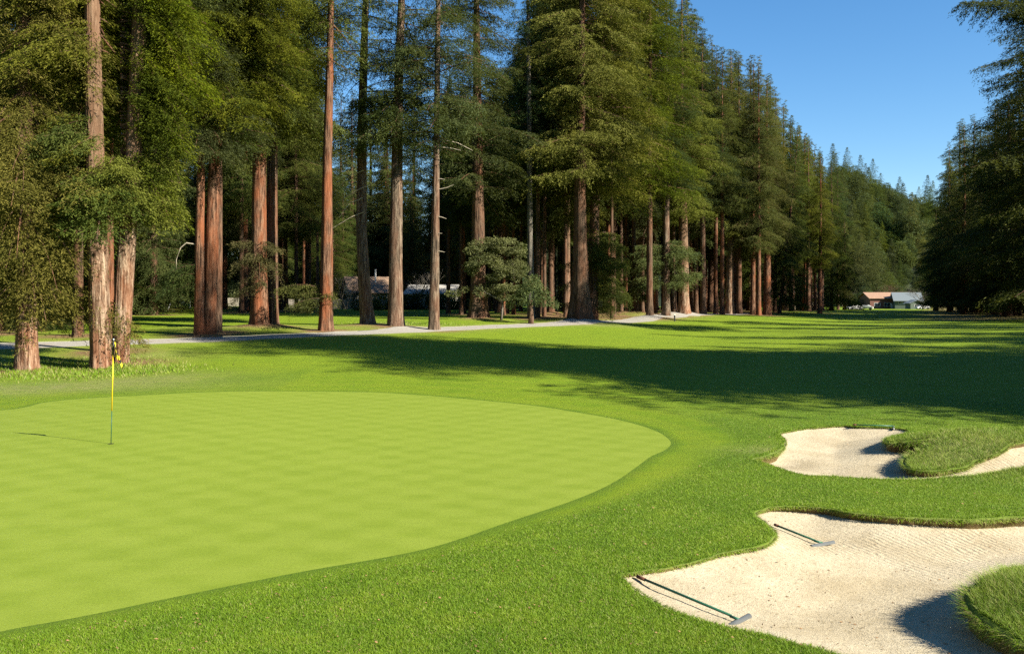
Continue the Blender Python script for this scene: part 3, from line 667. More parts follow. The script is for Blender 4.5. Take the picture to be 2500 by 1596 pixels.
zone(12, 1320, 1500, 88, 112, ['m_dark'], 'DRD', 'slim trunk in the dark row between the mound redwood and the brown duff mounds', 'slim trunks of the dark row', hs=(.8, .95), rad=(.15, .26))
zone(16, 1500, 1790, 108, 135, ['m_dark'], 'DRT', 'slim trunk in the dark row behind the brown duff mounds', 'slim trunks behind the duff mounds', hs=(.85, 1.0), rad=(.18, .3))
zone(8, 1075, 1260, 96, 130, ['m_dark'], 'DR', 'slim shaded trunk behind the grey-green oak', 'slim trunks behind the oak', hs=(.8, .95), rad=(.15, .26), avoid=lambda x, d: 1100 < x < 1120)
zone(7, 672, 780, 118, 145, ['m_dark'], 'RD', 'slim trunk at the far end of the back lawn, seen near the bare orange trunk', 'slim trunks past the back lawn', hs=(.8, .95), rad=(.2, .3))
zone(9, 560, 860, 152, 176, ['m_lowg'], 'D', 'green conifer with low boughs just beyond the board fence', 'green conifers beyond the fence', hs=(.55, .9), rad=(.2, .35), kind='conifer_tree')
zone(7, 960, 1250, 158, 185, ['m_lowg'], 'D', 'green conifer with low boughs beside the white house', 'green conifers beside the white house', hs=(.5, .85), rad=(.2, .35), kind='conifer_tree')
# lawn-edge conifers with boughs to the ground at the far end of the wall
for x, d, cr, h, label in [(2030, 205, 'm_lowg', .95, 'full dark conifer with boughs to the ground, last before the open lawn end'),
                           (2062, 215, 'm_lowg', .62, 'smaller olive conifer in front of the last full dark conifer'),
                           (2000, 230, 'm_tall_b', 1.0, 'tall conifer with a pointed tip rising over the last stretch of forest wall'),
                           (2046, 262, 'm_tall_b', 1.12, 'narrow pointed conifer nearest the notch of sky above the far hill'),
                           (1952, 200, 'm_tall', 1.1, 'domed conifer crown standing above the far stretch of forest wall')]:
    lib_tree('conifer_tree', (x - CX) / F * d, d, cr, 'D', .4, label, 'conifers at the far end of the forest wall', h)
# forest wall skyline crowns
WALL = [(862, 185, 'm_lowg', 1.3, 'green conifer whose tip stands in the gap just past the leaning pine'), (905, 205, 'm_lowg', 1.4, 'conifer with an olive dome filling the gap between leaning pine and stout pine'),
        (948, 190, 'm_lowg', 1.3, 'conifer behind the upper trunk of the stout pine'), (1010, 200, 'm_lowg', 1.4, 'conifer filling the gap between the stout pine and the slim pine'),
        (1100, 195, 'm_lowg', 1.4, 'conifer above the roof of the white house'), (835, 200, 'm_lowg', 1.3, 'conifer between the bare orange trunk and the leaning pine'), (1145, 175, 'm_lowg', 1.3, 'conifer just before the broad dark trunk'),
        (1560, 118, 'm_tall', 1.02, 'olive redwood crown beside the small gap of sky'), (1640, 138, 'm_tall', 1.06, 'olive redwood crown just beyond the small gap of sky'),
        (1690, 150, 'm_tall_b', 1.08, 'tallest green redwood crown on the sloping skyline'), (1735, 150, 'm_tall', .95, 'redwood crown one step down the sloping skyline'),
        (1775, 160, 'm_lowg', 1.15, 'conifer with brownish tip halfway down the sloping skyline'), (1830, 160, 'm_tall_b', .98, 'broad crown at the shoulder of the sloping skyline'),
        (1880, 168, 'm_tall', .98, 'dome-topped redwood above the tight trunk trio'), (1915, 180, 'm_tall_b', .93, 'green redwood crown bulging out past the trunk trio'),
        (1600, 160, 'm_dark', 1.0, 'dark crown filling the wall behind the duff mounds'), (1500, 130, 'm_dark', 1.05, 'dark crown filling the wall above the low bright boughs'),
        (1380, 125, 'm_dark', 1.0, 'dark crown filling the wall behind the massive mound redwood'), (1300, 130, 'm_dark', .98, 'dark crown behind the pale slender pine'),
        (1440, 150, 'm_lowg', 1.15, 'low-branched green conifer behind the pair on the mound'), (1220, 120, 'm_dark', .92, 'dark crown behind the grey-green oak')]
for x, d, cr, h, label in WALL: lib_tree('redwood_tree', (x - CX) / F * d, d, cr, 'D', .5, label, 'crowns of the forest wall', h).scale = (1.08, 1.08, 1)

zone(14, -120, 215, 50, 95, ['n_low', 'n_full', 'm_lowg'], 'TRD', 'olive redwood crowded behind the shaggy drooping redwood', 'redwoods behind the shaggy redwood')
zone(16, 130, 480, 84, 125, ['n_low', 'm_low', 'm_lowg'], 'RD', 'low-branched green conifer on the far side of the back lawn, behind the double redwood', 'conifers behind the double redwood', hs=(.8, 1.1), kind='conifer_tree')
zone(26, 300, 760, 146, 215, ['m_dark', 'm_lowg', 'm_tall_b'], 'RRD', 'slim redwood in the shaded grove beyond the back lawn and board fence', 'grove beyond the back lawn', hs=(.9, 1.1))
zone(11, 540, 760, 96, 135, ['n_full', 'm_tall_b'], 'RD', 'slim redwood beyond the back lawn, seen between the reddish trunks and the bare orange one', 'redwoods between the orange trunks', hs=(.75, .95), rad=(.2, .38), avoid=lambda x, d: d < 112 and x > 640)
zone(40, 720, 1250, 176, 290, ['m_low', 'm_dark', 'm_lowg'], 'RD', 'dark green conifer standing behind the houses past the back lawn', 'conifers behind the houses', hs=(.7, 1.0), kind='conifer_tree')
zone(8, 1080, 1260, 130, 185, ['m_dark', 'm_tall_b'], 'RD', 'shaded redwood at the end of the back lawn, near the white-roofed house', 'redwoods near the white-roofed house', hs=(.8, 1), rad=(.25, .4))
zone(9, 1310, 1500, 86, 104, ['m_dark', 'm_tall_b'], 'DR', 'slim dark trunk crowding close behind the massive mound redwood', 'slim trunks behind the mound redwood', hs=(.75, .95), rad=(.16, .28))
zone(40, 1240, 1720, 112, 175, ['m_dark', 'm_tall_b', 'm_dark', 'm_dark'], 'RDDG', 'slender shaded trunk deep in the dark grove behind the duff mounds', 'deep grove behind the duff mounds', hs=(.8, 1.0), rad=(.18, .38))
zone(40, 1230, 1960, 180, 290, ['m_tall_b', 'm_low', 'm_lowg', 'm_dark'], 'RD', 'dark forest tree far back in the thick of the grove', 'back of the thick grove', hs=(.8, 1.05), kind='conifer_tree')
zone(26, 1690, 2010, 140, 215, ['m_tall', 'm_tall_b'], 'RD', 'olive redwood inside the forest wall beside the far fairway', 'forest wall beside the far fairway', hs=(.82, .96), rad=(.3, .5))
# right side of the fairway, backlit
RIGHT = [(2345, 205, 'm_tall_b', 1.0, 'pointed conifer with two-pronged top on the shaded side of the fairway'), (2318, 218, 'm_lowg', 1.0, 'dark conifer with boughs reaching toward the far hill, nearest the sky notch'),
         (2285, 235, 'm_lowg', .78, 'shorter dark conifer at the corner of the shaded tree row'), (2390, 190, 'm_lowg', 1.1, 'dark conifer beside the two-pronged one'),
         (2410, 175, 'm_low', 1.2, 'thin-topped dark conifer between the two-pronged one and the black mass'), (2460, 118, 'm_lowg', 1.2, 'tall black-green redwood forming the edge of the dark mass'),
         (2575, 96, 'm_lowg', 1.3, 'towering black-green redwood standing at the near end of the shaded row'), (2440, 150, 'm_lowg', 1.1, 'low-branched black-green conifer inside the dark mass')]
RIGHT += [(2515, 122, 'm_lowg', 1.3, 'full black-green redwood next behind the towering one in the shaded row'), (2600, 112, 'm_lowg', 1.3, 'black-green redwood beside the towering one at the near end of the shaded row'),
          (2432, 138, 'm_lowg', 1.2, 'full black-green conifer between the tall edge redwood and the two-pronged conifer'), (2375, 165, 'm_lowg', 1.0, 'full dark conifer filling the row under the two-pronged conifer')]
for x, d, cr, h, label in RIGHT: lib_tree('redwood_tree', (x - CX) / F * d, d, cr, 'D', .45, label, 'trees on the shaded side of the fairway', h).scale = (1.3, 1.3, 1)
zone(34, 2310, 2640, 120, 230, ['m_low', 'm_lowg', 'm_lowg', 'm_low'], 'DR', 'shaded trunk within the black tree row on the dark side of the fairway', 'black tree row on the dark side', hs=(.75, 1.0), rad=(.2, .4), kind='conifer_tree')
zone(30, 2640, 3500, 70, 230, ['m_lowg', 'm_tall_b', 'm_low'], 'D', 'conifer in the wood bordering the shaded side of the fairway', 'wood bordering the shaded fairway', hs=(.95, 1.15), rad=(.3, .5), kind='conifer_tree')
# trees standing outside the frame toward the sun: they throw the fairway shadows. tip of the shadow (x, y), height, crown
sh = math.tan(SUN_EL)
CAST = []
for p, tx, H, cr in [(31.8, 4, 36, 'm_lowg'), (34.5, 9, 34, 'm_lowg'), (35, -8, 40, 'm_lowg'), (38, -22, 42, 'm_lowg'), (39.5, -6, 40, 'm_lowg'), (41.0, -20, 42, 'm_lowg'), (34.5, 17, 36, 'm_lowg'), (36, 14, 38, 'm_tall_b'), (40, 10, 38, 'm_tall_b'),
                     (44, 8, 40, 'm_lowg'), (47.5, 13, 40, 'm_tall_b'), (52, 10, 40, 'm_tall_b'), (57, 14, 42, 'm_tall'), (63, 10, 42, 'm_tall'), (70, 20, 42, 'm_tall_b'), (79, 16, 44, 'm_tall'), (86, 12, 44, 'm_tall_b'),
                     (96, 26, 44, 'm_tall'), (108, 22, 46, 'm_tall_b'), (120, 30, 44, 'm_tall'), (38.5, -27, 46, 'm_lowg'), (41.5, -25, 46, 'm_lowg'), (36.3, -14, 42, 'm_lowg'), (62, 40, 44, 'm_tall'), (74, 44, 44, 'm_tall_b'), (85, 46, 44, 'm_tall'), (94, 42, 44, 'm_tall_b'), (104, 50, 44, 'm_tall'),
                     (54, 22, 42, 'm_tall_b'), (66, 28, 42, 'm_tall_b'), (48, 20, 42, 'm_tall'), (44, 24, 40, 'm_lowg'), (50, 27, 40, 'm_tall_b'), (58, 30, 42, 'm_lowg'), (68, 34, 42, 'm_lowg')]:
    CAST.append((tx, (p - .5 * tx) / .866, H, cr))
    if p < 43: tx2 = tx + 8; CAST.append((tx2, (p + .8 - .5 * tx2) / .866, H - 2, 'm_lowg'))
for tx, ty, H, cr in CAST:
    L = H / sh; X, Y = tx + L * math.cos(SUN_AZ), ty + L * math.sin(SUN_AZ)
    hh = {'m_tall': 48, 'm_tall_b': 46, 'm_lowg': 36, 'm_dark': 44}[cr]
    lib_tree('redwood_tree', X, Y, cr, 'D', .5, 'tall redwood beyond the shaded edge of the fairway', 'redwoods beyond the shaded edge', H / hh).scale = (1.7, 1.7, 1) if cr == 'm_lowg' else (1.3, 1.3, 1)
for i in range(34):  # unseen conifers beside and behind the camera, added to cut sky light in the shade
    a = R(-150 + 200 * i / 34 if i < 17 else 150 + (i - 17) * 6.5) if i >= 17 else R(-75 - 6 * i); d_ = 44 + 14 * (i % 3)
    X, Y = d_ * math.cos(a), d_ * math.sin(a)
    if Y > 20: continue
    lib_tree('conifer_tree', X, Y, random.choice(['m_lowg', 'm_tall_b']), 'D', .5, 'unseen conifer added behind the viewpoint to block sky light', 'added sky-blocking conifers behind the viewpoint', 1.0)
e = lib_tree('redwood_tree', 40.5, 62, 'm_dark', 'D', .5, 'near redwood past the frame edge whose long bough reaches into the sky', None, 1.0)
clump_branches(e, [(21.3, 184, 10.2), (22.2, 179, 8.0), (22.8, 182, 7.0)], FOL_D, .2, 40, 'long_bough', droop=.03, rise=.03, spread=.15)

# ------------------------------------------------------------------ hill with its wood
hx = np.linspace(-700, 900, 81); hy = np.linspace(360, 1100, 45); HX, HYm = np.meshgrid(hx, hy)
def zhill(X, Y):
    ridge = 68 + 26 * np.sin(X * .006 + 1.2) + 14 * np.sin(X * .017 + .5) - 30 * np.clip((X - 215) / 120, 0, 1) + 10 * np.clip((150 - X) / 60, 0, 1) - 52 * np.clip((70 - X) / 110, 0, 1)
    ridge = np.maximum(ridge, 14)
    t = np.clip((Y - 385 - .08 * np.abs(X - 150)) / 190, 0, 1); t = t * t * (3 - 2 * t)
    return -2 + ridge * t + 4 * np.sin(X * .05) * np.sin(Y * .04) * t
hv = np.c_[HX.ravel(), HYm.ravel(), zhill(HX, HYm).ravel()]; hi, hj = np.meshgrid(np.arange(44), np.arange(80), indexing='ij'); q0 = (hi * 81 + hj).ravel()
hm = N('hill_undergrowth'); hm.col(hm.ramp(hm.noise(hm.pos(), .08, 6), [(.35, (.012, .022, .008)), (.65, (.035, .045, .015))]))
tag(link('hill', mesh_np('hill', hv, np.c_[q0, q0 + 1, q0 + 82, q0 + 81], [hm.m], smooth=True)), kind='structure')
def hill_zone(n, px0, px1, y0, y1, crowns, label, group, hs):
    done = []
    for _ in range(n * 30):
        if len(done) >= n: break
        Y = random.uniform(y0, y1); X = (random.uniform(px0, px1) - CX) / F * Y
        if any((X - a) ** 2 + (Y - b) ** 2 < 30 for a, b in done): continue
        done.append((X, Y)); cr = random.choice(crowns)
        lib_tree('hillside_tree', X, Y, cr, 'D', .35, label, group, random.uniform(*hs), z=float(zhill(X, Y)) - .5, trunk=False).scale = (1.2, 1.2, 1)
hill_zone(105, 2030, 2300, 400, 610, ['f_a', 'round', 'round', 'round', 'f_b'], 'hazy tree on the wooded hillside closing the far end of the fairway', 'trees on the far hillside', (.5, .85))
hill_zone(14, 2060, 2160, 395, 470, ['round', 'f_a'], 'leafy tree on the lower slope above the orange-roofed house', 'trees on the lower hill slope', (.55, .85))
hill_zone(26, 2020, 2270, 378, 425, ['round', 'f_b', 'round'], 'tree at the foot of the wooded hill behind the far houses', 'trees at the foot of the hill', (.35, .55))
hill_zone(80, 760, 1300, 395, 520, ['f_a', 'f_b', 'f_a', 'round'], 'tree on the wooded hill glimpsed behind the forest', 'trees on the hill behind the forest', (.6, .9))
for x, Y, cr, h, label in [(2190, 590, 'f_b', .62, 'lone spire-topped conifer rising above the hill crest'), (2150, 480, 'round', .95, 'large rounded light green tree low on the hill'),
                           (2215, 470, 'round', 1.1, 'big pale green billowing tree in the middle of the hill'), (2125, 580, 'f_b', .5, 'small dark conifer on the crest left of the spire'),
                           (2252, 585, 'f_a', .45, 'rounded conifer on the crest beside the dark tree row')]:
    X = (x - CX) / F * Y; lib_tree('hillside_tree', X, Y, cr, 'D', .35, label.replace(' left of', ' next to'), 'trees on the far hillside', h, z=float(zhill(X, Y)) - .5, trunk=False)

# ------------------------------------------------------------------ oaks, bushes, bare trees
def oak(x, d, blobs, trunkpts, bark, label, leaf=.13, n=800, kind='oak_tree', fol=FOL_S):
    e = tree_empty(kind, (x - CX) / F * d, d, label, 'tree' if kind != 'shrub' else 'shrub', None)
    mb = MB()
    for pts, rs in trunkpts: mb.tube(pts, rs, 8)
    if trunkpts: mb.build('trunk', bark, e, True)
    link('crown', blob_mesh('crown', blobs, leaf, n, fol, .35), e); return e
oak(1296, 74, [(0, 0, 2.2, 1.3, .8), (-1.0, .1, 1.9, .8, .5), (1.3, 0, 1.8, .85, .5), (.2, -.2, 3.1, .8, .5), (-.6, 0, 2.8, .6, .45), (.9, .2, 2.6, .7, .4), (1.9, 0, 1.5, .5, .3), (-1.7, 0, 1.5, .45, .3), (.3, 0, 3.7, .45, .35)], [([(0, 0, -.2), (.03, 0, .9), (0, 0, 1.9)], [.24, .20, .12])], BK_GREY,
    'small round bushy oak with a short stout trunk at the path edge')
rq = random.Random(4)
OB = [(rq.gauss(-.2, 2.2), rq.uniform(-.9, .9), rq.uniform(1.9, 6.9), rq.uniform(.4, .85), rq.uniform(.25, .55)) for _ in range(70)]
OB = [b for b in OB if abs(b[0] + .3) < 4.4 - .45 * b[2] + .6]
oak(1226, 77, OB,
    [([(-.1, 0, -.2), (0, 0, .8), (.05, 0, 1.5)], [.12, .10, .09]), ([(.05, 0, 1.5), (-.6, 0, 1.9), (-1.4, 0, 2.3), (-2.2, .1, 2.9)], [.09, .07, .05, .03]), ([(.05, 0, 1.5), (.6, .1, 2.3), (1.0, .2, 3.4), (.9, .2, 4.8)], [.09, .07, .05, .03])],
    BK_PALE, 'grey-green forked oak with a thin pale crooked trunk, before the broad dark trunk')
BUSH = [(935, 134, 2.4, 1.7, FOL_G, 'green shrub hiding the corner of the tan house beside the stout pine'), (1088, 137, 2.6, 2.0, FOL_S, 'grey-green shrub against the end wall of the white house'), (990, 136, 2.0, 1.5, FOL_D, 'dark shrub between the tan house and the white house'), (885, 128, 1.5, 1.6, FOL_Y, 'bright green bush at the foot of the leaning pine, in front of the tan house'), (915, 132, 1.1, 1.2, FOL_G, 'dark round bush beside the bright green one by the tan house wall'),
        (1150, 138, 3.0, 1.3, FOL_G, 'low dark hedge-like shrub past the white-roofed house'), (1035, 136, 3.4, 2.2, FOL_D, 'big dark shrub shading the front of the white-roofed house'),
        (800, 142, 4.0, 2.4, FOL_D, 'dark shrub showing above the board fence'), (340, 88, 2.6, 2.0, FOL_D, 'dark sprawling bush at the edge of the back lawn'), (2010, 200, 2.6, 2.0, FOL_B, 'pale olive bush at the foot of the last full conifer'),
        (2090, 215, 2.2, 2.6, FOL_B, 'ragged olive shrub at the lawn end beside the parked white car'), (560, 150, 5.0, 3.0, FOL_S, 'grey-green shrub thicket beyond the back lawn')]
for x, d, rx, rz, fol, label in BUSH:
    oak(x, d, [(0, 0, rz * .55, rx * .8, rz * .8), (rx * .6, 0, rz * .4, rx * .55, rz * .6), (-rx * .6, .2, rz * .45, rx * .6, rz * .6)], [], BK_DARK, label, .22, 330, 'shrub', fol)
def bare(x, d, H, label, bark=BK_PALE, seed=1, spread=.5, n0=4):
    e = tree_empty('bare_tree', (x - CX) / F * d, d, label, 'tree', None); mb = MB(); rr = random.Random(seed)
    def grow(p, dr, L, r, lev):
        q = p + dr * L; mid = (p + q) / 2 + Vector((rr.uniform(-1, 1), rr.uniform(-1, 1), 0)) * L * .08
        mb.tube([p, mid, q], [r, r * .8, r * .6], 5 if lev < 2 else 3, cap=False)
        if lev >= 4: return
        for _ in range(rr.choice((2, 3, 3))):
            grow(q, (dr + Vector((rr.gauss(0, spread), rr.gauss(0, spread), rr.uniform(-.1, .35)))).normalized(), L * rr.uniform(.6, .85), r * .6, lev + 1)
    for _ in range(n0): grow(Vector((rr.uniform(-.4, .4), 0, -.1)), Vector((rr.gauss(0, .25), rr.gauss(0, .2), 1)).normalized(), H * .3, .03 + H * .008, 0)
    mb.build('branches', bark, e, True)
bare(845, 136, 6.5, 'leafless pale multi-stemmed tree behind the board fence', seed=3); bare(862, 138, 5.0, 'smaller leafless white-stemmed tree touching the pale multi-stemmed one', seed=5)
bare(1030, 142, 8.5, 'leafless grey tree spreading above the white-roofed house', seed=8, spread=.6); bare(1056, 150, 7.5, 'leafless grey tree behind the white-roofed house, half hidden by the slim pine', seed=11)
bare(2255, 270, 9, 'leafless pinkish-grey tree at the end of the far houses', seed=12, spread=.7, n0=6); bare(2170, 345, 11, 'leafless brown tree showing over the orange-roofed house', BK_DARK, 14, .7, 6)
bare(2060, 262, 8, 'leafless tree beside the orange-roofed house', seed=19, n0=5)

# ------------------------------------------------------------------ houses, fence, cars
W_TAN, W_WHITE, W_RED, W_GREEN = plain('tan_wall', (.62, .50, .36)), plain('white_wall', (.50, .47, .41)), plain('redbrown_siding', (.16, .07, .05), var=.3), plain('green_siding', (.10, .13, .10))
RF_TAN, RF_WHITE, RF_OR, RF_GREY = plain('brown_shingle', (.30, .20, .13), var=.3, sc=3), plain('pale_roof', (.42, .40, .36)), plain('orange_tile', (.36, .22, .14), var=.2, sc=2), plain('metal_roof', (.18, .21, .22))
GLASS = plain('dark_glass', (.03, .04, .05), .15, var=.3); TRIM = plain('white_trim', (.75, .73, .68)); WOOD = plain('weathered_boards', (.33, .29, .24), .9, var=.35, sc=3)
def house(kind, x, d, W_, Dp, wh, rh, wm, rm, label, rz=0, gable='x', chim=None, windows=(), zoff=0, door=None):
    X = (x - CX) / F * d; e = tree_empty(kind, X, d, label, 'house', None); e.location.z += zoff; e.rotation_euler = (0, 0, rz)
    a, b = W_ / 2, Dp / 2; mb = MB(); mb.box((-a, -b, -1), (a, b, wh))
    if gable == 'x':                                # ridge runs along x
        mb.add([(-a, -b, wh), (-a, b, wh), (-a, 0, wh + rh)], [(0, 2, 1)]); mb.add([(a, -b, wh), (a, b, wh), (a, 0, wh + rh)], [(0, 1, 2)])
    else:
        mb.add([(-a, -b, wh), (a, -b, wh), (0, -b, wh + rh)], [(0, 1, 2)]); mb.add([(-a, b, wh), (a, b, wh), (0, b, wh + rh)], [(0, 2, 1)])
    mb.build('wall', wm, e); o = .6; t = .16; r = MB()
    for s in (-1, 1):
        if gable == 'x':
            k = rh / b; y1 = s * (b + o); z1 = wh - k * o
            P = [(-a - o, y1, z1), (a + o, y1, z1), (a + o, 0, wh + rh), (-a - o, 0, wh + rh)]
        else:
            k = rh / a; x1 = s * (a + o); z1 = wh - k * o
            P = [(x1, -b - o, z1), (x1, b + o, z1), (0, b + o, wh + rh), (0, -b - o, wh + rh)]
        P = [(p[0], p[1], p[2] + .03) for p in P]; Q = [(p[0], p[1], p[2] + t) for p in P]
        r.add(P + Q, [(0, 1, 2, 3), (7, 6, 5, 4), (0, 4, 5, 1), (1, 5, 6, 2), (2, 6, 7, 3), (3, 7, 4, 0)])
    ro = r.build('roof', rm, e)
    if chim: c = MB(); c.tube([(chim, -b * .4, wh), (chim, -b * .4, wh + rh + 1.4)], .16, 8); c.build('chimney', TRIM, ro)
    for (wx, wz, ww, wh2) in windows:
        f = MB()
        for (p, q) in (((wx - ww / 2 - .08, -b - .05, wz - .08), (wx + ww / 2 + .08, -b, wz)), ((wx - ww / 2 - .08, -b - .05, wz + wh2), (wx + ww / 2 + .08, -b, wz + wh2 + .08)),
                       ((wx - ww / 2 - .08, -b - .05, wz), (wx - ww / 2, -b, wz + wh2)), ((wx + ww / 2, -b - .05, wz), (wx + ww / 2 + .08, -b, wz + wh2)), ((wx - .03, -b - .045, wz), (wx + .03, -b, wz + wh2))): f.box(p, q)
        fo = f.build('window', TRIM, e); g = MB(); g.box((wx - ww / 2, -b - .02, wz), (wx + ww / 2, -b + .01, wz + wh2)); g.build('pane', GLASS, fo)
    if door: g = MB(); g.box((door - .5, -b - .04, 0), (door + .5, -b + .01, 2.05)); g.build('door', TRIM, e)
    return e
house('ranch_house', 905, 155, 8, 8, 2.9, 2.4, W_TAN, RF_TAN, 'tan house with brown shingle gable roof between the leaning pine and stout pine', rz=.35, gable='x', chim=.5, windows=((1.2, 1, 1.2, 1.1), (-2.2, 1, 1.2, 1.1)), door=3)
house('ranch_house', 1060, 152, 7.4, 7, 2.6, 1.3, W_WHITE, RF_WHITE, 'low white house with a pale roof behind the slim pine', rz=-.15, windows=((-2.2, 1.1, 1.3, 1.0), (0, 1.1, 1.3, 1.0), (2.6, 1.1, 1.0, 1)), door=1.4)
house('ranch_house', 1955, 235, 8, 7, 3.0, 1.6, W_TAN, RF_OR, 'small tan house showing between dark trunks past the redwood trio', windows=((0, 1, 1.2, 1.1), (-2.3, 1, 1.2, 1.1)))
house('lodge_house', 2162, 325, 15, 10, 3.9, 1.9, W_RED, RF_OR, 'dark red house with a flat orange roof at the far end of the fairway', windows=((-5, 1, 2, 1.2), (-1.5, 1, 2, 1.2), (2, 1, 2, 1.2), (5, 1, 1.6, 1.2)), zoff=-.3, door=.2)
house('lodge_house', 2212, 318, 8.5, 9, 3.2, 2.6, W_GREEN, RF_GREY, 'green two-part house with a grey metal roof next to the orange-roofed one', rz=-.25, windows=((-2.6, 2.0, .9, .9), (-1.3, 2.0, .9, .9), (0, 2.0, .9, .9), (1.6, 2.0, 1.2, .9)), zoff=-.3)
house('garden_shed', 2232, 300, 4.2, 4, 2.5, .9, W_GREEN, RF_GREY, 'small green shed in front of the grey-roofed house', zoff=-.3, gable='y', windows=((0, 1.2, 1.6, .7),))
house('ranch_house', 2425, 240, 9, 7, 2.9, 1.4, plain('pinkish_wall', (.42, .27, .24)), RF_TAN, 'pinkish house glimpsed through the black trunks of the shaded row', windows=((0, 1, 1.2, 1), (2.5, 1, 1.2, 1)))
def fence(x0, x1, d, h, label, n):
    a, b = (x0 - CX) / F * d, (x1 - CX) / F * d; e = tree_empty('board_fence', (a + b) / 2, d, label, 'fence', None); L = b - a
    mb = MB(); k = int(L / .155)
    for i in range(k):
        u = -L / 2 + i * .155; hh = h + random.uniform(-.03, .03); gz = G((a + b) / 2 + u, d) - e.location.z; y = random.uniform(-.008, .008); mb.box((u, y, gz - .1), (u + .14, y + .02, gz + hh))
    mb.build('boards', WOOD, e)
    for i in range(n):
        u = -L / 2 + L * i / (n - 1); p = MB(); gz = G((a + b) / 2 + u, d) - e.location.z; p.box((u - .06, .035, gz - .2), (u + .06, .155, gz + h + .1)); p.build('post', WOOD, e)
fence(735, 985, 138, 1.5, 'weathered grey board fence along the back lawn below the tan house', 9)
fence(470, 735, 141, 1.3, 'darker stretch of board fence behind the drooping tuft', 8)
CARP = {c: plain('car_paint_' + c, v, .3) for c, v in {'white': (.75, .75, .74), 'red': (.45, .03, .02)}.items()}; RUB = plain('tyre_rubber', (.02, .02, .02)); RED_L = plain('tail_lamp', (.5, .02, .02), .3)
def car(x, d, c, label, rz):
    e = tree_empty('parked_car', (x - CX) / F * d, d, label, 'car', 'cars parked by the far houses'); e.rotation_euler = (0, 0, rz)
    prof = [(-2.1, .35), (-2.1, .85), (-1.3, .95), (-.75, 1.42), (.8, 1.45), (1.6, .98), (2.1, .9), (2.1, .35)]
    mb = MB(); n = len(prof); vs = [(p[0], s * .85 * (1 if p[1] < 1.1 else .8), p[1]) for s in (-1, 1) for p in prof]
    mb.add(vs, [tuple(range(n - 1, -1, -1)), tuple(range(n, 2 * n))] + [(i, (i + 1) % n, n + (i + 1) % n, n + i) for i in range(n)]); mb.build('body', CARP[c], e)
    for sx in (-1.3, 1.35):
        for s in (-1, 1): t = MB(); t.tube([(sx, s * .70, .33), (sx, s * .88, .33)], .33, 14); t.build('wheel', RUB, e)
    for s in (-1, 1): g = MB(); yy = s * .80; g.add([(-.95, yy, 1.02), (1.15, yy, 1.02), (.72, s * .72, 1.36), (-.68, s * .72, 1.36)], [(0, 1, 2, 3)]); g.build('side_window', GLASS, e)
    for s in (-1, 1): g = MB(); g.box((2.09, s * .6 - .15, .65), (2.13, s * .6 + .15, .82)); g.build('tail_light', RED_L, e)
car(2086, 262, 'white', 'white car parked in the shade beside the ragged olive shrub', .2); car(2113, 268, 'white', 'white car with red tail lights nearest the orange-roofed house', -.5); car(2252, 285, 'white', 'white car parked beyond the green shed', .1)

# ------------------------------------------------------------------ ground sheets (after the trees have listed their duff)
near_y = PP[:, 1]; duff = np.zeros(len(PP)); mm = (PP[:, 1] > 30) & (PP[:, 1] < 300) & (np.abs(PP[:, 0]) < 140)
Pm_ = PP[mm]; dv = np.zeros(len(Pm_))
for (a, b, r, s) in DUFF: dv = np.maximum(dv, s * np.exp(-(((Pm_[:, 0] - a) ** 2 + (Pm_[:, 1] - b) ** 2) / (r * r))))
duff[mm] = np.clip(dv * 1.8, 0, 1)
forest = lambda P: np.clip((P[:, 1] - 150) / 20, 0, 1) * np.clip((58 - P[:, 0]) / 6, 0, 1) * 0
pd = sdf_path(PP)
# dry grass: bank at the shaggy tree, path verge, behind the path
def blob(c, rx, ry): return np.exp(-((PP[:, 0] - c[0]) / rx) ** 2 - ((PP[:, 1] - c[1]) / ry) ** 2)
dry = np.clip(.6 * blob(ray(60, 950), 6, 2.2) + .5 * blob(ray(360, 925), 3, 2) + .6 * np.exp(-np.abs(pd) / .8) * (pd < 9) + .5 * blob(ray(330, 868), 3, 3), 0, 1)
tc = ray(2330, 1110); dry = np.clip(dry + .45 * blob(tc, 1.6, 1.4) + .6 * blob(ray(1880, 1100), .8, .7) + .25 * blob(ray(2450, 1085), 1.5, 1.2), 0, 1)
for q in ((600, 800), (950, 796), (1420, 790), (1560, 772)):
    c = ray(*q); dry = np.clip(dry + .5 * blob(c, 5, 2.5), 0, 1)
# rough: near foreground outside the mown fringe, plus around the bunkers
rough = np.clip((sG - np.clip(.13 * (PP[:, 1] - 11), .06, 3)) / .5, 0, 1) * np.clip((27 - PP[:, 1] + .25 * PP[:, 0]) / 5, 0, 1)
rough = np.maximum(rough, np.clip(1.4 - np.maximum(sS, 0) / .9, 0, 1))
rough = np.maximum(rough, np.clip((.5 - np.abs(PP[:, 1] - 33 + PP[:, 0] * .05) / 12), 0, .5) * (PP[:, 0] < -8) * 1.4)
gd = np.where(sG < 45, sG, 6.0)
far_wood = (PP[:, 0] < 55) & (PP[:, 0] > -200) & (PP[:, 1] > 125 + np.abs(PP[:, 0]) * .3) & (PP[:, 0] < (PP[:, 1] * .30)) & (PP[:, 0] > PP[:, 1] * .04)
duff = np.maximum(duff, far_wood * .75)
right_wood = (PP[:, 0] > PP[:, 1] * .46) & (PP[:, 1] > 100); duff = np.maximum(duff, right_wood * .7)
EX = dict(green_dist=gd, rough_amt=rough, dry_amt=dry, duff_amt=duff)
tag(link('ground', submesh('ground', T_ground, ZZ, [M_TURF], EX)), kind='structure')
tag(link('putting_green', submesh('putting_green', T_green, ZZ, [M_GREEN], EX)), kind='structure')
tag(link('path', submesh('path', T_path, ZZ - .012, [M_PATH], EX)), kind='structure')
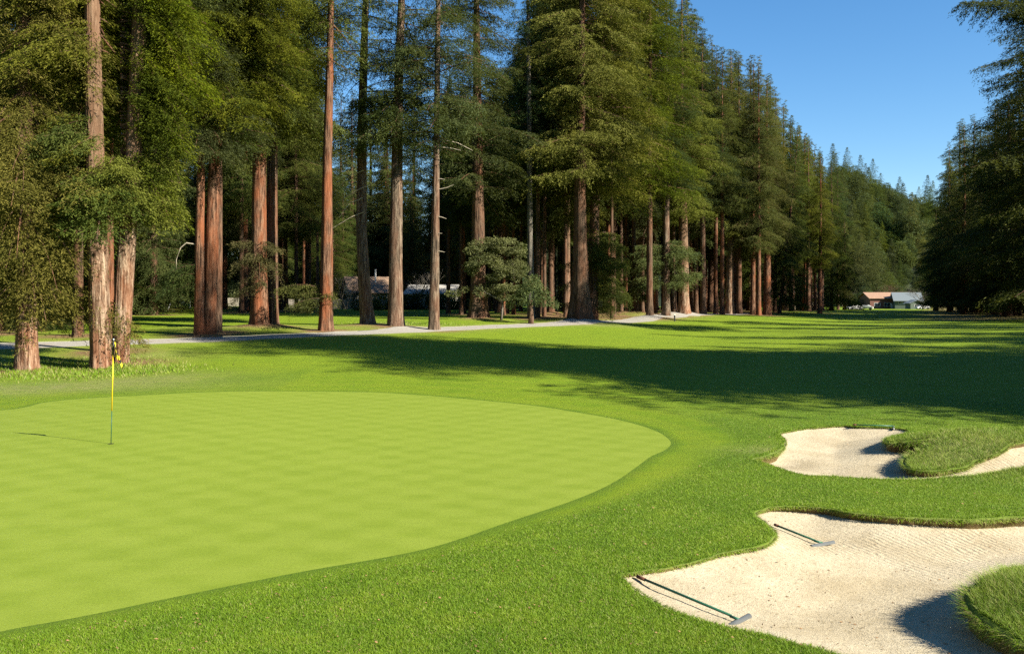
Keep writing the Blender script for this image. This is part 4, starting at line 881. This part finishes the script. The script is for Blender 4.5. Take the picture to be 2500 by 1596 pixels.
far_side = ray(2200 * D, 1245 * D); rk = np.exp(-((PP[:, 0] - far_side[0]) / 3.5) ** 2 - ((PP[:, 1] - far_side[1]) / 1.1) ** 2)
rk = np.maximum(rk, np.exp(-((PP - ray(2430, 1150)) ** 2).sum(1) / 1.2)); EX['rough_amt'] = np.clip(rk * 1.3, .04, 1)
tag(link('bunker_sand', submesh('bunker_sand', T_sand, ZS, [M_SAND], EX)), kind='structure')
E = np.array(sand_edge); u, inv = np.unique(E, return_inverse=True); inv = inv.reshape(-1, 2); nU = len(u)
Pu = PP[u]; ep = .02; gx = (sdf_sand(Pu + [ep, 0]) - sdf_sand(Pu - [ep, 0])) / (2 * ep); gy = (sdf_sand(Pu + [0, ep]) - sdf_sand(Pu - [0, ep])) / (2 * ep)
inn = -np.c_[gx, gy]; inn /= np.linalg.norm(inn, axis=1)[:, None] + 1e-9; hh = (ZZ[u] - ZS[u])[:, None]
rings = []
for off, fz in ((0, 0), (.045, .06), (.075, .24), (.030, .42), (.0, 1.25)): rings.append(np.c_[Pu + inn * np.minimum(off, hh * .45), (ZZ[u][:, None] - hh * fz)])
fs = [np.c_[inv[:, 0] + k * nU, inv[:, 1] + k * nU, inv[:, 1] + (k + 1) * nU, inv[:, 0] + (k + 1) * nU] for k in range(4)]
me = mesh_np('bunker_edge', np.concatenate(rings), fs, [M_TURF], smooth=True)
attr(me, 'green_dist', np.full(nU * 5, 6.)); attr(me, 'rough_amt', np.ones(nU * 5)); attr(me, 'dry_amt', np.repeat([.1, .3, .4, .3, .2], nU)); attr(me, 'duff_amt', np.repeat([0, .0, .1, .6, .8], nU))
tag(link('bunker_edge', me), kind='structure')

# ------------------------------------------------------------------ grass blades
def grassmat():
    m = N('grass_blade'); p = m.pos(); n = m.noise(p, 1.1, 6, .7); n2 = m.noise(p, 60, 1); dr = m.att('dry')
    c = m.ramp(m.math('ADD', m.math('MULTIPLY', n, .5), m.math('MULTIPLY', n2, .5)), [(.34, (.090, .185, .008)), (.5, (.165, .280, .012)), (.66, (.29, .37, .028))])
    c = m.mix(dr, c, (.40, .36, .14)); m.col(c); m.b.inputs['Roughness'].default_value = .6
    tr = m.n('BsdfTranslucent'); m.l(c, tr.inputs[0]); mx = m.n('MixShader'); mx.inputs[0].default_value = .3
    m.l(m.b.outputs[0], mx.inputs[1]); m.l(tr.outputs[0], mx.inputs[2]); m.l(mx.outputs[0], m.out.inputs[0]); return m.m
M_GRASS = grassmat()
def sample_blades(n, y0, y1, x_lo, x_hi):
    uu = rng.uniform(0, 1, n); Y = 1 / (1 / y0 + uu * (1 / y1 - 1 / y0)); xp = rng.uniform(x_lo, x_hi, n); return np.c_[(xp - CX) / F * Y, Y]
Pb = sample_blades(900000, 7.3, 30, -150, 2650)
sg, ss = sdf_green(Pb), sdf_sand(Pb)
Pl = []                                            # extra blades on the bunker rims
for Lp in (B1, B2):
    seg = np.roll(Lp, -1, 0) - Lp; ln = np.hypot(*seg.T); cnt = (ln * 420).astype(int)
    for a, s_, c in zip(Lp, seg, cnt): t = rng.uniform(0, 1, c)[:, None]; Pl.append(a + s_ * t + rng.normal(0, .05, (c, 2)))
Pl = np.concatenate(Pl); sl_ = sdf_sand(Pl); Pl = Pl[(sl_ > .0) & (sl_ < .16)]
rgh = np.clip((sg - np.clip(.13 * (Pb[:, 1] - 11), .06, 3)) / .5, 0, 1); near_s = np.clip(1.4 - ss / .9, 0, 1)
amt = np.maximum(rgh * np.clip((26 - Pb[:, 1] + .25 * Pb[:, 0]) / 5, 0, 1), near_s)
keep = (sg > .08) & (ss > .01) & (rng.uniform(0, 1, len(Pb)) < .08 + .92 * amt); Pb = Pb[keep]; amt = amt[keep]
tuf = lambda P: np.exp(-((P - tc) ** 2).sum(1) / 2.2) + np.exp(-((P - ray(2450, 1075)) ** 2).sum(1) / 2.5) + np.exp(-((P - mI) ** 2).sum(1) / 1.5)
hb = (.011 + .011 * amt) * (1 + 2.4 * np.clip(tuf(Pb), 0, 1)); hl = (.028 + .018 * rng.uniform(0, 1, len(Pl))) * (1 + .7 * np.clip(tuf(Pl), 0, 1))
PA = np.r_[Pb, Pl]; HA = np.r_[hb, hl] * rng.uniform(.6, 1.4, len(Pb) + len(Pl))
wA = .0018 + .00019 * PA[:, 1]; zA = zg(PA[:, 0], PA[:, 1]); an = rng.uniform(0, 2 * np.pi, len(PA)); ln_ = rng.normal(0, .8, (len(PA), 2))
sx, sy = np.cos(an) * wA, np.sin(an) * wA
V = np.stack([np.c_[PA[:, 0] - sx, PA[:, 1] - sy, zA - .004], np.c_[PA[:, 0] + sx, PA[:, 1] + sy, zA - .004], np.c_[PA + ln_ * HA[:, None], zA + HA]], 1).reshape(-1, 3)
me = mesh_np('rough_grass', V, np.arange(len(V)).reshape(-1, 3), [M_GRASS])
Ph = []
for Lp in (B1, B2):
    seg = np.roll(Lp, -1, 0) - Lp; ln = np.hypot(*seg.T)
    for a, s_, c in zip(Lp, seg, (ln * 520).astype(int)): Ph.append(a + s_ * rng.uniform(0, 1, c)[:, None])
Ph = np.concatenate(Ph); hx_ = (sdf_sand(Ph + [.02, 0]) - sdf_sand(Ph - [.02, 0])) / .04; hy_ = (sdf_sand(Ph + [0, .02]) - sdf_sand(Ph - [0, .02])) / .04
nin = -np.c_[hx_, hy_]; nin /= np.linalg.norm(nin, axis=1)[:, None] + 1e-9; Ph = Ph - nin * sdf_sand(Ph)[:, None] * -1 * 0
lh = lip(Ph) + .02; fd = rng.uniform(0, .3, len(Ph)) * lh; z0 = zg(Ph[:, 0], Ph[:, 1]) - fd; L_ = rng.uniform(.03, .085, len(Ph)) * (.6 + 1.2 * np.clip(lh * 3, 0, 1)) * (1 + .9 * np.clip(np.exp(-((Ph - tc) ** 2).sum(1) / 6) + np.exp(-((Ph - mI) ** 2).sum(1) / 5), 0, 1))
b0 = Ph + nin * np.minimum(.06, lh * .4)[:, None]; tg = np.c_[-nin[:, 1], nin[:, 0]]; wh_ = .003 + .0002 * Ph[:, 1]
tip = b0 + nin * (L_ * rng.uniform(.3, .9, len(Ph)))[:, None] + tg * (L_ * rng.normal(0, .4, len(Ph)))[:, None]
VH = np.stack([np.c_[b0 - tg * wh_[:, None], z0], np.c_[b0 + tg * wh_[:, None], z0], np.c_[tip, z0 - L_ * rng.uniform(-.5, .6, len(Ph))]], 1).reshape(-1, 3)
mh = mesh_np('rim_grass', VH, np.arange(len(VH)).reshape(-1, 3), [M_GRASS]); attr(mh, 'dry', np.repeat((rng.uniform(0, 1, len(Ph)) < .35) * .8, 3))
tag(link('rim_grass', mh), 'ragged grass hanging over the rims of the bunkers', 'grass', kind='stuff')
dryv = np.clip((rng.uniform(0, 1, len(PA)) < .06) * .8 + .45 * np.clip(tuf(PA), 0, 1) * (rng.uniform(0, 1, len(PA)) < .5), 0, 1); attr(me, 'dry', np.repeat(dryv, 3))
tag(link('rough_grass', me), 'short rough grass around the green and bunkers', 'grass', kind='stuff')
# coarse tufts under the pair of thick trunks
Pt = np.concatenate([rng.normal(ray(*q), s, (n, 2)) for q, s, n in (((150, 893), (1.8, 1.1), 3200), ((225, 908), (1.8, .7), 2000), ((330, 905), (1.0, .7), 2500), ((60, 915), (2.4, 1.2), 2600), ((990, 790), (2.0, 1.0), 3000))])
hT = rng.uniform(.05, .16, len(Pt)); zt = zg(Pt[:, 0], Pt[:, 1]); an = rng.uniform(0, 6.28, len(Pt)); wT = .018; ln_ = rng.normal(0, .5, (len(Pt), 2))
V = np.stack([np.c_[Pt[:, 0] - np.cos(an) * wT, Pt[:, 1] - np.sin(an) * wT, zt - .01], np.c_[Pt[:, 0] + np.cos(an) * wT, Pt[:, 1] + np.sin(an) * wT, zt - .01], np.c_[Pt + ln_ * hT[:, None], zt + hT]], 1).reshape(-1, 3)
me = mesh_np('tall_grass', V, np.arange(len(V)).reshape(-1, 3), [M_GRASS]); attr(me, 'dry', np.repeat((rng.uniform(0, 1, len(Pt)) < .25) * .8, 3))
tag(link('tall_grass', me), 'bright uncut grass tufts at the feet of the thick trunks', 'grass', kind='stuff')

# ------------------------------------------------------------------ flagstick, cup
fx, fy = ray(271, 1083); fz = G(fx, fy)
e = bpy.data.objects.new('flagstick', None); C.objects.link(e); e.location = (fx, fy, fz); e.rotation_euler = (0, R(1.4), 0)
tag(e, 'golf flagstick, dark green below and yellow above, leaning slightly in its hole', 'flagstick')
FG, FYe, FK, FW = plain('pole_green', (.02, .09, .05), .4), plain('pole_yellow', (.78, .52, .015), .4), plain('pole_black', (.03, .03, .03), .5), plain('pole_tip_white', (.8, .8, .8), .4)
for nm, z0, z1, r, mt in (('lower_pole', -.05, .68, .0085, FG), ('upper_pole', .68, 1.84, .012, FYe), ('flag_sleeve', 1.84, 2.14, .017, FK), ('pole_tip', 2.14, 2.165, .014, FW)):
    mb = MB(); mb.tube([(0, 0, z0), (0, 0, z1)], r, 12); mb.build(nm, mt, e, True)
mb = MB(); nxf, nzf = 16, 20; g = {}
for i in range(nxf + 1):
    for j in range(nzf + 1):
        s, t = i / nxf, j / nzf                     # s along the fly, t down the hoist; limp cloth gathered in folds
        fall = .22 * s ** 1.2; x = .02 + (.06 + .15 * t) * s + .012 * math.sin(s * 14 + t * 2); y = -.05 * s + .05 * math.sin(s * 9 + t * 1.5) * (.4 + s)
        g[i, j] = len(mb.v); mb.v.append((x, y, 2.10 - .27 * t - fall * (1 + .15 * t)))
for i in range(nxf):
    for j in range(nzf): mb.f.append([g[i, j], g[i + 1, j], g[i + 1, j + 1], g[i, j + 1]]); mb.m.append((i // 4 + j // 5) % 2)
fl = mb.build('flag', [plain('flag_yellow', (.80, .62, .03), .8), plain('flag_black', (.025, .025, .02), .8)], e, True)
c = bpy.data.objects.new('golf_hole', None); C.objects.link(c); c.location = (fx, fy, fz); tag(c, 'small round golf hole with a pale liner around the flagstick foot', 'golf hole')
mb = MB(); mb.add([(.054 * math.cos(a * .2618), .054 * math.sin(a * .2618), .004) for a in range(24)], [tuple(range(24))]); mb.build('hole_shade_disc', FK, c)  # flat black disc on the uncut turf, painting the dark inside of the hole
mb = MB()
for a in range(24):
    p = [(r * math.cos(q * .2618), r * math.sin(q * .2618), .008) for q, r in ((a, .054), (a + 1, .054), (a + 1, .060), (a, .060))]; mb.add(p, [(0, 1, 2, 3)])
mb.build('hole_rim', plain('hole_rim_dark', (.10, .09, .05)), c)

# ------------------------------------------------------------------ bunker rakes
RG, RH, RGR = plain('rake_handle_green', (.03, .12, .07), .35), plain('rake_head_grey', (.16, .17, .17), .4, .3), plain('rake_grip_rust', (.12, .05, .03), .8)
def zs1(X, Y): P = np.array([[X, Y]]); s = sdf_sand(P); return float(zsand(P, s)[0]) if s[0] < 0 else G(X, Y)
def sray(x, y):
    Y = CH * F / (y - HY)
    for _ in range(30): X = (x - CX) / F * Y; Y = .5 * Y + .5 * (CH - zs1(X, Y)) * F / (y - HY)
    return (x - CX) / F * Y, Y, zs1((x - CX) / F * Y, Y)
def rake(pt, pb, h0, h1, label, grip=True, lift=.03):
    A, B = Vector(sray(*pt)), Vector(sray(*pb)); h0, h1 = Vector(sray(*h0)), Vector(sray(*h1))
    e = bpy.data.objects.new('bunker_rake', None); C.objects.link(e); e.location = B; tag(e, label, 'rake', 'bunker rakes')
    A = A - B + Vector((0, 0, lift)); J = Vector((0, 0, .045)); mb = MB(); mb.tube([A, A.lerp(J, .5), J], .0135, 10); mb.build('handle', RG, e, True)
    if grip: mb = MB(); mb.tube([A, A.lerp(J, .09)], .019, 10); mb.build('grip', RGR, e, True)
    a, b = h0 - B, h1 - B; a.z = b.z = (a.z + b.z) / 2; ax = (b - a).normalized(); sd = Vector((-ax.y, ax.x, 0)); up = Vector((0, 0, 1)); mb = MB(); n = 9; r = .032
    for t, rr in ((a, r), (b, r)):                  # half-round head with end plates
        for k in range(n): q = math.pi * k / (n - 1); mb.v.append(tuple(t + sd * math.cos(q) * rr + up * (math.sin(q) * rr + .006)))
        for k in range(n): q = math.pi * k / (n - 1); mb.v.append(tuple(t + sd * math.cos(q) * (rr - .005) + up * (math.sin(q) * (rr - .005) + .006)))
    for k in range(n - 1):
        for o1, o2 in ((0, 2 * n), (n, 3 * n)): mb.f.append([o1 + k, o1 + k + 1, o2 + k + 1, o2 + k]); mb.m.append(0)
        for o1, o2 in ((0, n), (2 * n, 3 * n)): mb.f.append([o1 + k, o1 + k + 1, o2 + k + 1, o2 + k]); mb.m.append(0)
    mb.build('head', RH, e, True)
    mb = MB(); mb.tube([J - ax * .02, (a + b) / 2 + up * .035], .014, 8); mb.build('socket', RG, e, True)
rake((1556, 1413), (1785, 1513), (1776, 1523), (1829, 1516), 'rake lying nearest the camera, at the pointed end of the near bunker')
rake((1891, 1287), (1990, 1327), (1980, 1332), (2035, 1330), 'rake in the middle of the near bunker, its head out on open sand', lift=.04)
rake((2082, 1043), (2178, 1044), (2182, 1039), (2180, 1052), 'rake lying along the far rim of the upper bunker', lift=.10)

# ------------------------------------------------------------------ little posts
def post(x, d, h, r, mt, label, kind, lean=0, cap=None):
    e = tree_empty(kind, (x - CX) / F * d, d, label, 'post', None); mb = MB(); mb.tube([(0, 0, -.1), (math.sin(lean) * h, 0, h * .92), (math.sin(lean) * h, 0, h)], [r, r, r * .7], 8); mb.build('stake', mt, e)
    if cap: mb = MB(); mb.box((-r * 1.6, -r * 1.6, h - .02), (r * 1.6, r * 1.6, h + .08)); mb.build('cap', cap, e)
post(1647, 88, .62, .07, FK, 'short black marker post with a pale top at the path edge', 'marker_post', cap=TRIM)
post(410, 110, .9, .05, FW, 'leaning white stake on the back lawn', 'boundary_stake', lean=.35); post(464, 112, .9, .04, FW, 'upright white stake on the back lawn near the paired trunks', 'boundary_stake')
post(384, 115, 1.0, .16, plain('red_marker', (.45, .08, .03)), 'squat red-orange marker at the edge of the back lawn', 'tee_marker')
Pq = sample_blades(1500, 7.3, 30, -100, 2600); Pq = Pq[(sdf_green(Pq) > .3)]; sq = sdf_sand(Pq); zq = np.where(sq < 0, zsand(Pq, sq), zg(Pq[:, 0], Pq[:, 1]) + .012) + .004
an = rng.uniform(0, 6.28, len(Pq)); lq = rng.uniform(.006, .022, len(Pq)); ca, sa = np.cos(an) * lq, np.sin(an) * lq; tz = rng.uniform(0, .012, len(Pq))
V = np.stack([np.c_[Pq[:, 0] - ca, Pq[:, 1] - sa, zq], np.c_[Pq[:, 0] + sa * .4, Pq[:, 1] - ca * .4, zq + tz], np.c_[Pq[:, 0] + ca, Pq[:, 1] + sa, zq + tz], np.c_[Pq[:, 0] - sa * .4, Pq[:, 1] + ca * .4, zq]], 1).reshape(-1, 3)
tag(link('fallen_leaves', mesh_np('fallen_leaves', V, np.arange(len(V)).reshape(-1, 4), [plain('dead_leaf', (.26, .15, .07), .8, var=.5, sc=20)])), 'tiny brown leaf scraps scattered over rough and sand', 'leaves', kind='stuff')
print('objects', len(S.objects), 'polys', sum(len(m.polygons) for m in bpy.data.meshes))
